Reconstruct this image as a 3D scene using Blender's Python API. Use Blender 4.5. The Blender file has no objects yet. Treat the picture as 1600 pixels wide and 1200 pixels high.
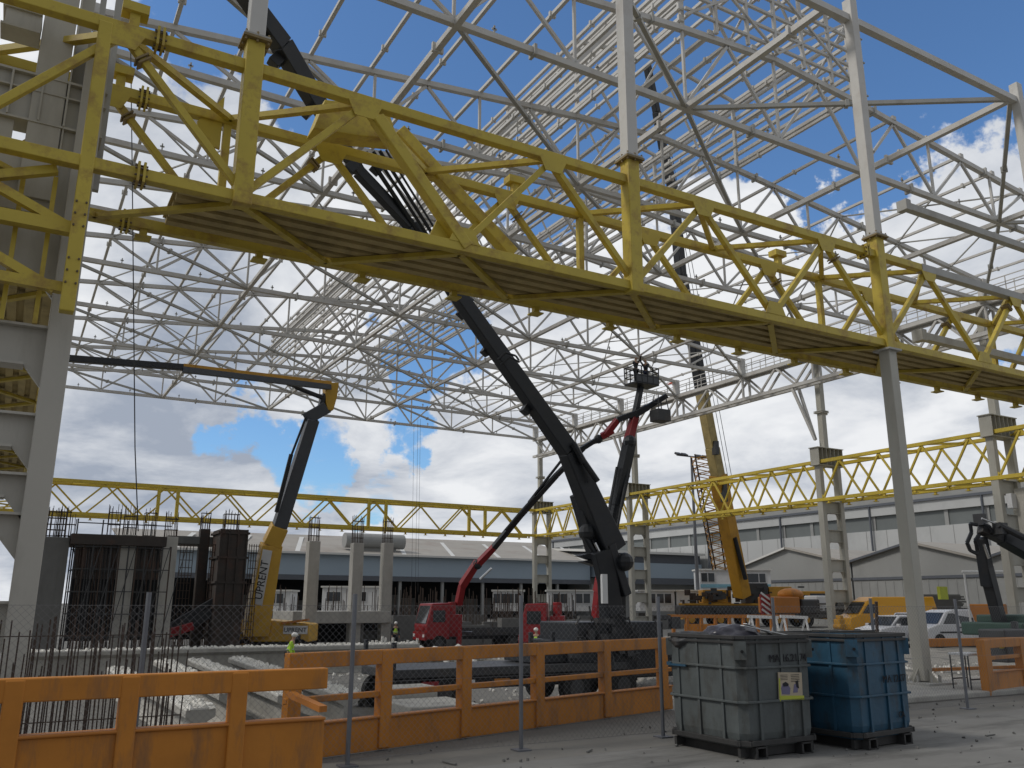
import bpy, bmesh, math, random
from mathutils import Vector, Matrix, Euler
random.seed(7)
S = bpy.context.scene
COL = S.collection
R = math.radians

# ------------------------------------------------------------------ camera
FPX, PITCH, ROLL, YAW = 1343.2, R(14.342), R(0.161), R(-29.885)
EYE = Vector((0, 0, 2.0))
fwd = Vector((-math.sin(YAW)*math.cos(PITCH), math.cos(YAW)*math.cos(PITCH), math.sin(PITCH)))
r0 = Vector((math.cos(YAW), math.sin(YAW), 0)); u0 = r0.cross(fwd)
rgt = r0*math.cos(ROLL) + u0*math.sin(ROLL); upv = -r0*math.sin(ROLL) + u0*math.cos(ROLL)
cd = bpy.data.cameras.new('camera'); cam = bpy.data.objects.new('camera', cd); COL.objects.link(cam)
M3 = Matrix((rgt, upv, -fwd)).transposed()
cam.matrix_world = Matrix.Translation(EYE) @ M3.to_4x4()
cd.sensor_width = 36; cd.lens = FPX/1600*36; cd.clip_start = 0.1; cd.clip_end = 4000
S.camera = cam

def ray(x, y): return fwd + rgt*((x-800)/FPX) - upv*((y-600)/FPX)
def at(x, y, X=None, Y=None, Z=None, D=None):
    """where the sight line through a photo pixel meets a real plane"""
    d = ray(x, y)
    t = X/d.x if X is not None else Y/d.y if Y is not None else (Z-2.0)/d.z if Z is not None else D
    return EYE + d*t

# ------------------------------------------------------------------ sky, sun, exposure
SUN_EL, SUN_AZ = R(46), R(-75)      # azimuth from north (+Y) towards east
W = bpy.data.worlds.new('World'); S.world = W; W.use_nodes = True
nt = W.node_tree; nt.nodes.clear(); N = nt.nodes; L = nt.links
def nd(t, **k):
    n = N.new(t)
    for a, b in k.items(): setattr(n, a, b)
    return n
def mth(op, a, b=None, c=None, clamp=False):
    n = nd('ShaderNodeMath', operation=op); n.use_clamp = clamp
    for i, v in enumerate((a, b, c)):
        if v is None: continue
        if hasattr(v, 'is_linked') or hasattr(v, 'links'): L.new(v, n.inputs[i])
        else: n.inputs[i].default_value = v
    return n.outputs[0]
tc = nd('ShaderNodeTexCoord'); dirv = tc.outputs['Generated']
nrm = nd('ShaderNodeVectorMath', operation='NORMALIZE'); L.new(dirv, nrm.inputs[0]); dv = nrm.outputs[0]
sep = nd('ShaderNodeSeparateXYZ'); L.new(dv, sep.inputs[0])
zz = mth('ADD', mth('MAXIMUM', sep.outputs[2], 0.0), 0.22)
cmb = nd('ShaderNodeCombineXYZ'); L.new(mth('DIVIDE', sep.outputs[0], zz), cmb.inputs[0]); L.new(mth('DIVIDE', sep.outputs[1], zz), cmb.inputs[1])
def noise(sc, det, rough, off):
    mp = nd('ShaderNodeMapping'); mp.inputs['Location'].default_value = off; L.new(cmb.outputs[0], mp.inputs[0])
    n = nd('ShaderNodeTexNoise'); n.inputs['Scale'].default_value = sc; n.inputs['Detail'].default_value = det
    n.inputs['Roughness'].default_value = rough; n.inputs['Distortion'].default_value = 0.35
    L.new(mp.outputs[0], n.inputs['Vector']); return n.outputs['Fac']
wn_ = nd('ShaderNodeTexNoise'); wn_.inputs['Scale'].default_value = 5.5; wn_.inputs['Detail'].default_value = 7; wn_.inputs['Roughness'].default_value = .6; L.new(dv, wn_.inputs['Vector'])
w1 = nd('ShaderNodeVectorMath', operation='SUBTRACT'); L.new(wn_.outputs['Color'], w1.inputs[0]); w1.inputs[1].default_value = (.5, .5, .5)
w2 = nd('ShaderNodeVectorMath', operation='SCALE'); L.new(w1.outputs[0], w2.inputs[0]); w2.inputs['Scale'].default_value = .42
w3 = nd('ShaderNodeVectorMath', operation='ADD'); L.new(dv, w3.inputs[0]); L.new(w2.outputs[0], w3.inputs[1])
w4 = nd('ShaderNodeVectorMath', operation='NORMALIZE'); L.new(w3.outputs[0], w4.inputs[0]); dvw = w4.outputs[0]
def blob(x, y, rad):
    d = ray(x, y).normalized()
    n = nd('ShaderNodeVectorMath', operation='DOT_PRODUCT'); L.new(dvw, n.inputs[0]); n.inputs[1].default_value = d
    c1, c0 = math.cos(rad*0.25), math.cos(rad)
    m = nd('ShaderNodeMapRange', interpolation_type='SMOOTHSTEP'); L.new(n.outputs['Value'], m.inputs[0])
    m.inputs[1].default_value = c0; m.inputs[2].default_value = c1
    return m.outputs[0]
n1 = noise(2.1, 12, 0.62, (3.1, 1.7, 0)); n2 = noise(0.9, 5, 0.5, (7.3, 2.2, 0)); n3 = noise(4.5, 6, 0.6, (1.3, 9.2, 0))
cover = mth('ADD', mth('MULTIPLY', n1, 1.35), mth('MULTIPLY', n2, 0.45))          # ~0.75 mean
blue = None
for (x, y, r_, w_) in [(430, 20, .16, .5), (620, 20, .22, .62), (850, 20, .26, .66), (1080, 30, .26, .66), (1300, 40, .24, .62), (1480, 60, .16, .5), (850, 210, .14, .5),
                       (1230, 200, .14, .45), (1000, -250, .5, .4), (690, 560, .10, .55), (640, 620, .07, .3), (435, 680, .075, .55), (590, 735, .05, .42), (1490, 628, .05, .45), (1590, 640, .045, .4),
                       (230, 60, .06, .25), (1300, 320, .06, .25), (1350, 130, .10, .3)]:
    b = mth('MULTIPLY', blob(x, y, r_), w_); blue = b if blue is None else mth('ADD', blue, b)
cv = mth('SUBTRACT', mth('ADD', cover, 0.20), blue)
mr = nd('ShaderNodeMapRange', interpolation_type='SMOOTHSTEP'); L.new(cv, mr.inputs[0]); mr.inputs[1].default_value = 0.55; mr.inputs[2].default_value = 0.83
cmask = mr.outputs[0]
dk = mth('ADD', mth('MULTIPLY', blob(230, 700, .24), .55), mth('MULTIPLY', blob(560, 640, .12), .1))
shade = mth('ADD', mth('MULTIPLY', mth('SUBTRACT', noise(2.2, 9, .6, (5, 5, 0)), 0.40), 2.6), dk, clamp=True)
ccol = nd('ShaderNodeMix', data_type='RGBA'); L.new(shade, ccol.inputs[0])
ccol.inputs[6].default_value = (11.0, 11.2, 11.5, 1); ccol.inputs[7].default_value = (4.5, 5.1, 6.2, 1)
sky = nd('ShaderNodeTexSky', sky_type='NISHITA'); sky.sun_disc = False; sky.sun_elevation = SUN_EL; sky.sun_rotation = SUN_AZ
sky.air_density = 1.0; sky.dust_density = 0.6; sky.ozone_density = 2.0
mx = nd('ShaderNodeMix', data_type='RGBA'); 
bo = nd('ShaderNodeVectorMath', operation='MULTIPLY'); L.new(sky.outputs[0], bo.inputs[0]); bo.inputs[1].default_value = (1.15, 1.55, 1.9)
L.new(cmask, mx.inputs[0]); L.new(bo.outputs[0], mx.inputs[6]); L.new(ccol.outputs[2], mx.inputs[7])
# added dimming of the unseen sky behind the camera (south-west), darkens camera-facing sides
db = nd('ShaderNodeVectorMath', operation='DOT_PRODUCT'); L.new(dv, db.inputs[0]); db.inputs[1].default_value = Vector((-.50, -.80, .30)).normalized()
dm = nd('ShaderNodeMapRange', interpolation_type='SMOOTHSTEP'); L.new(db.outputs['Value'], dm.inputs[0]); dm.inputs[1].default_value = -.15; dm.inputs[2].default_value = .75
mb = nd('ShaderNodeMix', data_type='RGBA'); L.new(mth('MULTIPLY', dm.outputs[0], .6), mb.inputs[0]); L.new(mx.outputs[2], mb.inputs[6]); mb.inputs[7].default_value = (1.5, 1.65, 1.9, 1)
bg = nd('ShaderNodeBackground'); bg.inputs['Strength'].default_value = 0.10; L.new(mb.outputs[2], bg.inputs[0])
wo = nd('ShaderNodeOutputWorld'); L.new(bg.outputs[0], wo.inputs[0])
sd = bpy.data.lights.new('sun', 'SUN'); sd.energy = 2.0; sd.angle = R(11); sd.color = (1, .95, .88)
sun = bpy.data.objects.new('sun', sd); COL.objects.link(sun)
sv = Vector((math.sin(SUN_AZ)*math.cos(SUN_EL), math.cos(SUN_AZ)*math.cos(SUN_EL), math.sin(SUN_EL)))
sun.rotation_euler = sv.to_track_quat('Z', 'Y').to_euler(); sun.location = sv*60
S.view_settings.view_transform = 'Standard'; S.view_settings.look = 'None'; S.view_settings.gamma = 1; S.view_settings.exposure = -0.36

# ------------------------------------------------------------------ materials
def mat(name, col, rough=.6, metal=0., var=.12, scale=3., bump=0., spec=.4, stain=None, samt=.35, sscale=1.2, streak=False, kind='noise', smap=None):
    m = bpy.data.materials.new(name); m.use_nodes = True; t = m.node_tree; b = t.nodes['Principled BSDF']
    b.inputs['Roughness'].default_value = rough; b.inputs['Metallic'].default_value = metal; b.inputs['Specular IOR Level'].default_value = spec
    tcn = t.nodes.new('ShaderNodeTexCoord'); mp = t.nodes.new('ShaderNodeMapping'); t.links.new(tcn.outputs['Object'], mp.inputs[0])
    n = t.nodes.new('ShaderNodeTexNoise'); n.inputs['Scale'].default_value = scale; n.inputs['Detail'].default_value = 6; n.inputs['Roughness'].default_value = .62
    t.links.new(mp.outputs[0], n.inputs['Vector'])
    mxn = t.nodes.new('ShaderNodeMix'); mxn.data_type = 'RGBA'
    lo = [max(0, c*(1-var*1.6)) for c in col]; hi = [min(1, c*(1+var*1.6)) for c in col]
    mxn.inputs[6].default_value = (*lo, 1); mxn.inputs[7].default_value = (*hi, 1); t.links.new(n.outputs['Fac'], mxn.inputs[0])
    out = mxn.outputs[2]
    if stain:
        mp2 = t.nodes.new('ShaderNodeMapping'); t.links.new(tcn.outputs['Object'], mp2.inputs[0])
        mp2.inputs['Scale'].default_value = smap or ((1, 1, .22) if streak else (1, 1, 1))
        s = t.nodes.new('ShaderNodeTexNoise'); s.inputs['Scale'].default_value = sscale; s.inputs['Detail'].default_value = 8; s.inputs['Roughness'].default_value = .7
        t.links.new(mp2.outputs[0], s.inputs['Vector'])
        rp = t.nodes.new('ShaderNodeMapRange'); rp.inputs[1].default_value = .5; rp.inputs[2].default_value = .68; rp.inputs[4].default_value = samt
        t.links.new(s.outputs['Fac'], rp.inputs[0])
        m2 = t.nodes.new('ShaderNodeMix'); m2.data_type = 'RGBA'; t.links.new(rp.outputs[0], m2.inputs[0]); t.links.new(out, m2.inputs[6]); m2.inputs[7].default_value = (*stain, 1)
        out = m2.outputs[2]
    t.links.new(out, b.inputs['Base Color'])
    if bump:
        bn = t.nodes.new('ShaderNodeBump'); bn.inputs['Strength'].default_value = bump; bn.inputs['Distance'].default_value = .02
        n2 = t.nodes.new('ShaderNodeTexNoise'); n2.inputs['Scale'].default_value = scale*6; n2.inputs['Detail'].default_value = 5
        t.links.new(mp.outputs[0], n2.inputs['Vector']); t.links.new(n2.outputs['Fac'], bn.inputs['Height']); t.links.new(bn.outputs[0], b.inputs['Normal'])
    return m
M = {
 'steel': mat('white_painted_steel', (.55, .54, .515), .5, 0, .10, .8, .0, stain=(.30, .24, .19), samt=.35, sscale=.9),
 'steel2': mat('grey_painted_steel', (.40, .40, .38), .55, 0, .12, .9, stain=(.22, .19, .16), samt=.4),
 'cream': mat('cream_painted_steel', (.42, .41, .36), .5, 0, .08, .6, stain=(.26, .23, .19), samt=.35, sscale=1.6, streak=True),
 'pillar': mat('drab_painted_steel', (.44, .425, .38), .6, 0, .10, .5, stain=(.18, .16, .13), samt=.3, sscale=1.2, streak=True),
 'yellow': mat('yellow_painted_steel', (.52, .405, .06), .5, 0, .13, .9, stain=(.27, .15, .05), samt=.75, sscale=2.3),
 'yellow2': mat('bright_yellow_paint', (.62, .47, .06), .5, 0, .1, .9, stain=(.36, .24, .08), samt=.4),
 'deck': mat('brown_deck_boards', (.44, .35, .16), .8, 0, .22, 1.5, stain=(.13, .10, .05), samt=.5),
 'bolt': mat('dark_bolt_steel', (.12, .09, .06), .5, .4),
 'rustbolt': mat('rusty_flange', (.24, .18, .09), .7, .1, .25, 5),
 'orange': mat('orange_painted_steel', (.47, .18, .022), .55, 0, .16, 2.2, .12, stain=(.19, .10, .05), samt=.85, sscale=3.4, streak=True),
 'orange2': mat('light_orange_paint', (.44, .165, .028), .5, 0, .12, 2, stain=(.3, .12, .03)),
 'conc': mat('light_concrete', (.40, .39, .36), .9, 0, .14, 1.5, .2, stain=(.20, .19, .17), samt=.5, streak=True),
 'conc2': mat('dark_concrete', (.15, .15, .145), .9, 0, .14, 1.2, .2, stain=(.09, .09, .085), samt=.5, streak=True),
 'rubble': mat('white_rubble', (.68, .67, .63), .95, 0, .2, 6, .4),
 'black': mat('black_paint', (.018, .021, .026), .42, 0, .2, 2, stain=(.05, .045, .04), samt=.3),
 'dkgrey': mat('dark_grey_steel', (.05, .052, .056), .5, .2, .2, 3, stain=(.09, .07, .05), samt=.4),
 'slate': mat('slate_boom_paint', (.075, .082, .095), .45, 0, .1, 1),
 'rubber': mat('tyre_rubber', (.02, .02, .02), .85),
 'glass': mat('dark_glass', (.03, .035, .04), .08, 0, .1, 1, spec=.6),
 'chrome': mat('polished_rod', (.6, .6, .6), .2, 1.),
 'red': mat('red_paint', (.26, .018, .022), .4, 0, .12, 1.5, stain=(.10, .02, .02), samt=.4),
 'craney': mat('amber_crane_paint', (.50, .26, .03), .45, 0, .14, .7, stain=(.22, .11, .03), samt=.5),
 'lifty': mat('lift_yellow_paint', (.55, .33, .05), .45, 0, .1, 1, stain=(.30, .17, .05), samt=.4),
 'white': mat('white_paint', (.66, .67, .68), .45, 0, .05, 1, stain=(.40, .38, .35), samt=.3),
 'carw': mat('white_car_paint', (.66, .67, .70), .25, 0, .03, 1),
 'vany': mat('amber_van_paint', (.72, .36, .03), .35, 0, .04, 1),
 'rebar': mat('rusty_rebar', (.075, .055, .045), .85, .2, .3, 8),
 'form': mat('dark_formwork_ply', (.045, .038, .034), .75, 0, .35, 1.6, stain=(.12, .05, .03), samt=.5, sscale=.7),
 'wire': mat('galvanised_wire', (.22, .22, .23), .5, .6),
 'galv': mat('galvanised_post', (.16, .17, .19), .5, .4, .15, 3),
 'sheetblue': mat('blue_grey_cladding', (.30, .37, .44), .6, 0, .05, .2),
 'sheetlt': mat('light_cladding', (.44, .45, .45), .6, 0, .05, .2, stain=(.26, .27, .27), samt=.4, sscale=.15),
 'sheetmid': mat('mid_grey_cladding', (.28, .285, .28), .65, 0, .08, .3, stain=(.17, .17, .17), samt=.5, sscale=.2),
 'sheetdk': mat('dark_clerestory', (.14, .155, .155), .5, 0, .12, .4),
 'roofold': mat('weathered_fibre_roof', (.33, .31, .28), .9, 0, .12, .3, stain=(.22, .17, .14), samt=.5, sscale=.2),
 'rooflt': mat('pale_roof_edge', (.60, .60, .58), .7, 0, .05, .4),
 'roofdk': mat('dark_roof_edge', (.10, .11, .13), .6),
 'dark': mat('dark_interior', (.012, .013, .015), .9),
 'binb': mat('blue_skip_paint', (.022, .078, .135), .5, 0, .35, 1.7, .25, stain=(.03, .034, .036), samt=.85, sscale=2.8, smap=(1, 1, .45)),
 'bing': mat('grey_skip_paint', (.085, .098, .10), .6, 0, .32, 1.8, .25, stain=(.045, .042, .036), samt=.85, sscale=2.6, smap=(1, 1, .4)),
 'bindk': mat('dirty_steel_edge', (.045, .045, .045), .6, .2, .3, 6),
 'bag': mat('dark_refuse_bag', (.05, .05, .065), .3, 0, .2, 3, .3),
 'signp': mat('faded_notice_paper', (.42, .36, .27), .7, 0, .1, 6),
 'signy': mat('notice_yellow_band', (.42, .46, .06), .7),
 'ink': mat('dark_ink', (.02, .02, .025), .8),
 'inkp': mat('purple_grey_ink', (.16, .15, .24), .8),
 'green': mat('dark_green_paint', (.03, .07, .055), .6),
 'vest': mat('hi_vis_vest', (.45, .75, .05), .7),
 'vesto': mat('orange_jacket', (.75, .10, .03), .7),
 'cloth': mat('dark_cloth', (.02, .022, .03), .9),
 'jeans': mat('blue_work_trousers', (.03, .04, .08), .9),
 'skin': mat('skin', (.42, .26, .18), .6),
 'helmw': mat('white_helmet', (.75, .75, .72), .35),
 'helmy': mat('yellow_helmet', (.70, .55, .05), .35),
 'wood': mat('raw_timber', (.30, .20, .10), .85, 0, .2, 3),
 'skyb': mat('light_blue_panel', (.20, .40, .50), .5),
}

# ------------------------------------------------------------------ mesh helpers
class G:
    def __init__(s): s.v = []; s.f = []; s.marks = []
    def add(s, vs, fs):
        o = len(s.v); s.marks.append((o, len(s.f))); s.v += [Vector(v) for v in vs]; s.f += [tuple(i+o for i in f) for f in fs]; return s
    def box(s, c, d, rot=None, taper=1.0):
        c = Vector(c); hx, hy, hz = d[0]/2, d[1]/2, d[2]/2; vs = []
        for z in (-1, 1):
            k = taper if z > 0 else 1
            for x, y in ((-1, -1), (1, -1), (1, 1), (-1, 1)): vs.append(Vector((x*hx*k, y*hy*k, z*hz)))
        if rot is not None:
            m = Euler(rot).to_matrix() if not isinstance(rot, Matrix) else rot
            vs = [m @ v for v in vs]
        return s.add([c+v for v in vs], [(0, 3, 2, 1), (4, 5, 6, 7), (0, 1, 5, 4), (1, 2, 6, 5), (2, 3, 7, 6), (3, 0, 4, 7)])
    def bb(s, a, b): 
        a = Vector(a); b = Vector(b); return s.box((a+b)/2, [abs(b[i]-a[i]) for i in range(3)])
    def frame(s, p, q, up=(0, 0, 1)):
        d = (q-p).normalized(); u = Vector(up)
        if abs(d.dot(u)) > .98: u = Vector((0, 1, 0)) if abs(d.y) < .9 else Vector((1, 0, 0))
        x = d.cross(u).normalized(); return d, x, x.cross(d)
    def beam(s, p, q, w, h=None, up=(0, 0, 1), w2=None, h2=None):
        p = Vector(p); q = Vector(q); h = h or w; d, x, y = s.frame(p, q, up); w2 = w2 or w; h2 = h2 or h
        vs = [p+x*a*w/2+y*b*h/2 for a, b in ((-1, -1), (1, -1), (1, 1), (-1, 1))]+[q+x*a*w2/2+y*b*h2/2 for a, b in ((-1, -1), (1, -1), (1, 1), (-1, 1))]
        return s.add(vs, [(0, 3, 2, 1), (4, 5, 6, 7), (0, 1, 5, 4), (1, 2, 6, 5), (2, 3, 7, 6), (3, 0, 4, 7)])
    def tube(s, p, q, r, r2=None, n=8, cap=True):
        p = Vector(p); q = Vector(q); r2 = r if r2 is None else r2; d, x, y = s.frame(p, q)
        vs = []
        for c, rr in ((p, r), (q, r2)):
            for i in range(n):
                a = 2*math.pi*(i+.5)/n; vs.append(c+x*math.cos(a)*rr+y*math.sin(a)*rr)
        fs = [(i, (i+1) % n, n+(i+1) % n, n+i) for i in range(n)]
        if cap: fs += [tuple(range(n))[::-1], tuple(range(n, 2*n))]
        return s.add(vs, fs)
    def path(s, pts, r, n=6):
        for a, b in zip(pts[:-1], pts[1:]): s.tube(a, b, r, n=n)
        return s
    def prism(s, pts, off):
        """closed 3-D outline pushed along off"""
        pts = [Vector(p) for p in pts]; off = Vector(off); n = len(pts)
        return s.add(pts+[p+off for p in pts], [tuple(range(n))[::-1], tuple(range(n, 2*n))]+[(i, (i+1) % n, n+(i+1) % n, n+i) for i in range(n)])
    def ball(s, c, r, sq=(1, 1, 1), n=8, m=6):
        c = Vector(c); vs = []; fs = []
        for j in range(m+1):
            th = math.pi*j/m
            for i in range(n):
                a = 2*math.pi*i/n; vs.append(c+Vector((math.sin(th)*math.cos(a)*r*sq[0], math.sin(th)*math.sin(a)*r*sq[1], math.cos(th)*r*sq[2])))
        for j in range(m):
            for i in range(n): fs.append((j*n+i, (j+1)*n+i, (j+1)*n+(i+1) % n, j*n+(i+1) % n))
        return s.add(vs, fs)
    def each(s, name, m, parent=None, n=1, **k):
        """one object for every n shapes added"""
        out = []; mk = s.marks+[(len(s.v), len(s.f))]
        for i in range(0, len(s.marks), n):
            j = min(i+n, len(s.marks)); g = G(); a, b = mk[i], mk[j]
            g.v = s.v[a[0]:b[0]]; g.f = [tuple(q-a[0] for q in f) for f in s.f[a[1]:b[1]]]
            out.append(g.build(name, m, parent, **k))
        return out
    def build(s, name, m, parent=None, world=True, bevel=0, smooth=False, label=None):
        me = bpy.data.meshes.new(name)
        o_ = parent.location if (parent is not None and world) else Vector((0, 0, 0))
        if parent is not None and world and parent.parent is not None: o_ = o_ + parent.parent.location
        me.from_pydata([tuple(v-o_) for v in s.v], [], s.f)
        bm = bmesh.new(); bm.from_mesh(me); bmesh.ops.recalc_face_normals(bm, faces=bm.faces); bm.to_mesh(me); bm.free()
        if smooth:
            for p in me.polygons: p.use_smooth = True
        me.materials.append(M[m] if isinstance(m, str) else m)
        o = bpy.data.objects.new(name, me); COL.objects.link(o)
        if parent is not None: o.parent = parent
        if bevel:
            b = o.modifiers.new('bevel', 'BEVEL'); b.width = bevel; b.segments = 2; b.limit_method = 'ANGLE'
        if label: o['label'] = label
        return o
def tag(o, label, cat, group=None, kind=None):
    o['label'] = label; o['category'] = cat
    if group: o['group'] = group
    if kind: o['kind'] = kind
    return o
def thing(name, label, cat, loc=(0, 0, 0), rz=0, group=None):
    o = bpy.data.objects.new(name, None); COL.objects.link(o); o.location = loc; o.rotation_euler = (0, 0, rz); o.empty_display_size = .2
    bpy.context.view_layer.update()
    return tag(o, label, cat, group)
def copy_tree(o, parent=None):
    c = o.copy(); COL.objects.link(c)
    if parent is not None: c.parent = parent
    for ch in list(o.children): 
        if ch.name in COL.objects: copy_tree(ch, c)
    return c
def text(body, size, m, parent, name, loc, rot, ext=.004, world=False):
    cu = bpy.data.curves.new(name, 'FONT'); cu.body = body; cu.size = size; cu.extrude = ext; cu.align_x = 'CENTER'; cu.align_y = 'CENTER'
    t = bpy.data.objects.new('tmp', cu); COL.objects.link(t); bpy.context.view_layer.update()
    me = bpy.data.meshes.new_from_object(t.evaluated_get(bpy.context.evaluated_depsgraph_get()))
    COL.objects.unlink(t); bpy.data.objects.remove(t); bpy.data.curves.remove(cu)
    me.materials.clear(); me.materials.append(M[m]); me.name = name
    o = bpy.data.objects.new(name, me); COL.objects.link(o); o.parent = parent; o.location = loc
    o.rotation_euler = rot if not isinstance(rot, Matrix) else rot.to_euler()
    return o

# ------------------------------------------------------------------ ground
def hgt(x, y):
    def ss(a, b, t): t = min(1, max(0, (t-a)/(b-a))); return t*t*(3-2*t)
    low = -1.0
    edge = 12.9 if x < 3.5 else 12.9+(x-3.5)*.27
    edge = min(edge, 16.2)
    east = ss(17.8, 23.5, x)*(1-ss(26, 60, y)*ss(40, 18, x)) if x < 40 else 1
    k = max(1-ss(edge+.35, edge+1.5, y), ss(17.2, 24, x)*(1-ss(24, 44, y)*(1-ss(30, 42, x))), 1-ss(-30, -29, x))
    k = max(k, ss(50, 56, x), ss(88, 98, y))
    z = low*(1-k)
    if y > 15: z += .05*math.sin(x*.7+1)*math.sin(y*.53)+.03*math.sin(x*2.1)*math.sin(y*1.7+2)
    return z
def grid(xs, ys, zoff=0):
    g = G(); nx, ny = len(xs), len(ys)
    vs = [(x, y, hgt(x, y)+zoff) for y in ys for x in xs]
    g.add(vs, [(j*nx+i, j*nx+i+1, (j+1)*nx+i+1, (j+1)*nx+i) for j in range(ny-1) for i in range(nx-1)]); return g
xs = [-1500, -500, -120, -60]+[-32+i*.8 for i in range(125)]+[72, 80, 120, 200, 500, 1500]
ys = [-300, -60, -20, -8, 0, 4, 8, 10]+[11+i*.35 for i in range(40)]+[25.4+i*1.2 for i in range(62)]+[105, 140, 300, 900, 2500]
gm = mat('dusty_concrete_ground', (.17, .165, .152), .95, 0, .22, .55, .35, stain=(.12, .118, .11), samt=.6, sscale=.35)
gr = grid(xs, ys).build('ground', gm, smooth=True); tag(gr, 'dusty grey ground of the building site', 'ground', kind='structure')
# gravel skin where the photo shows pale loose stone
gm2 = mat('pale_gravel', (.30, .285, .255), .97, 0, .30, 5, .8, stain=(.17, .16, .14), samt=.6, sscale=.8)
g = grid([17.8+i*.8 for i in range(44)], [14.6+i*1.0 for i in range(34)], .006)
tag(g.build('gravel_yard', gm2, smooth=True), 'pale gravel yard behind the steel column', 'ground', kind='structure')
# stained concrete strip in front of the fence
sm = mat('stained_paving', (.18, .178, .17), .9, 0, .25, .8, .25, stain=(.075, .074, .07), samt=.85, sscale=.9, smap=(.35, 1.7, 1))
g = G(); g.add([(-14, -6, .004), (60, -6, .004), (60, 9.9, .004), (12.6, 10.75, .004), (6.2, 10.4, .004), (-14, 9.6, .004)], [(0, 1, 2, 3, 4, 5)])
tag(g.build('pavement', sm), 'dark stained paving in front of the fence', 'pavement', kind='structure')
g = G(); rr = random.Random(8)
for k in range(260):
    x = rr.uniform(3, 24); y = rr.uniform(6.5, 12.2); s_ = rr.uniform(.006, .028); g.box((x, y, .008+s_*.3), (s_*2, s_*1.4, s_), (rr.random()*3, rr.random()*3, rr.random()*3), .7)
for k in range(8):
    x = rr.uniform(5, 22); y = rr.uniform(7.5, 12.2); g.box((x, y, .018), (rr.uniform(.08, .4), rr.uniform(.02, .05), .015), (0, 0, rr.random()*3))
tag(g.build('litter', 'conc2'), 'sprinkle of grit and splinters on the paving', 'litter', kind='stuff')
# concrete pad of the near steel column
g = G(); g.prism([(14.6, 12.35, 0), (22.4, 12.35, 0), (23.3, 13.4, 0), (23.3, 15.2, 0), (15.6, 15.2, 0)], (0, 0, .13))
tag(g.build('kerb', 'conc', bevel=.03), 'raised concrete kerb slab under the near steel column', 'kerb', kind='structure')
# loose rubble on the site floor (uncountable)
g = G(); rr = random.Random(3)
for k in range(1500):
    if k < 800: x = rr.uniform(14.5, 30); y = rr.uniform(15, 34)
    else: x = rr.uniform(9, 30); y = rr.uniform(24, 52)
    s_ = rr.uniform(.02, .09); g.box((x, y, hgt(x, y)+s_*.3), (s_*2, s_*1.5, s_), (rr.random()*3, rr.random()*3, rr.random()*3), .7)
tag(g.build('loose_stones', 'rubble'), 'scatter of pale broken stones on the yard floor', 'stones', kind='stuff')

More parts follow.
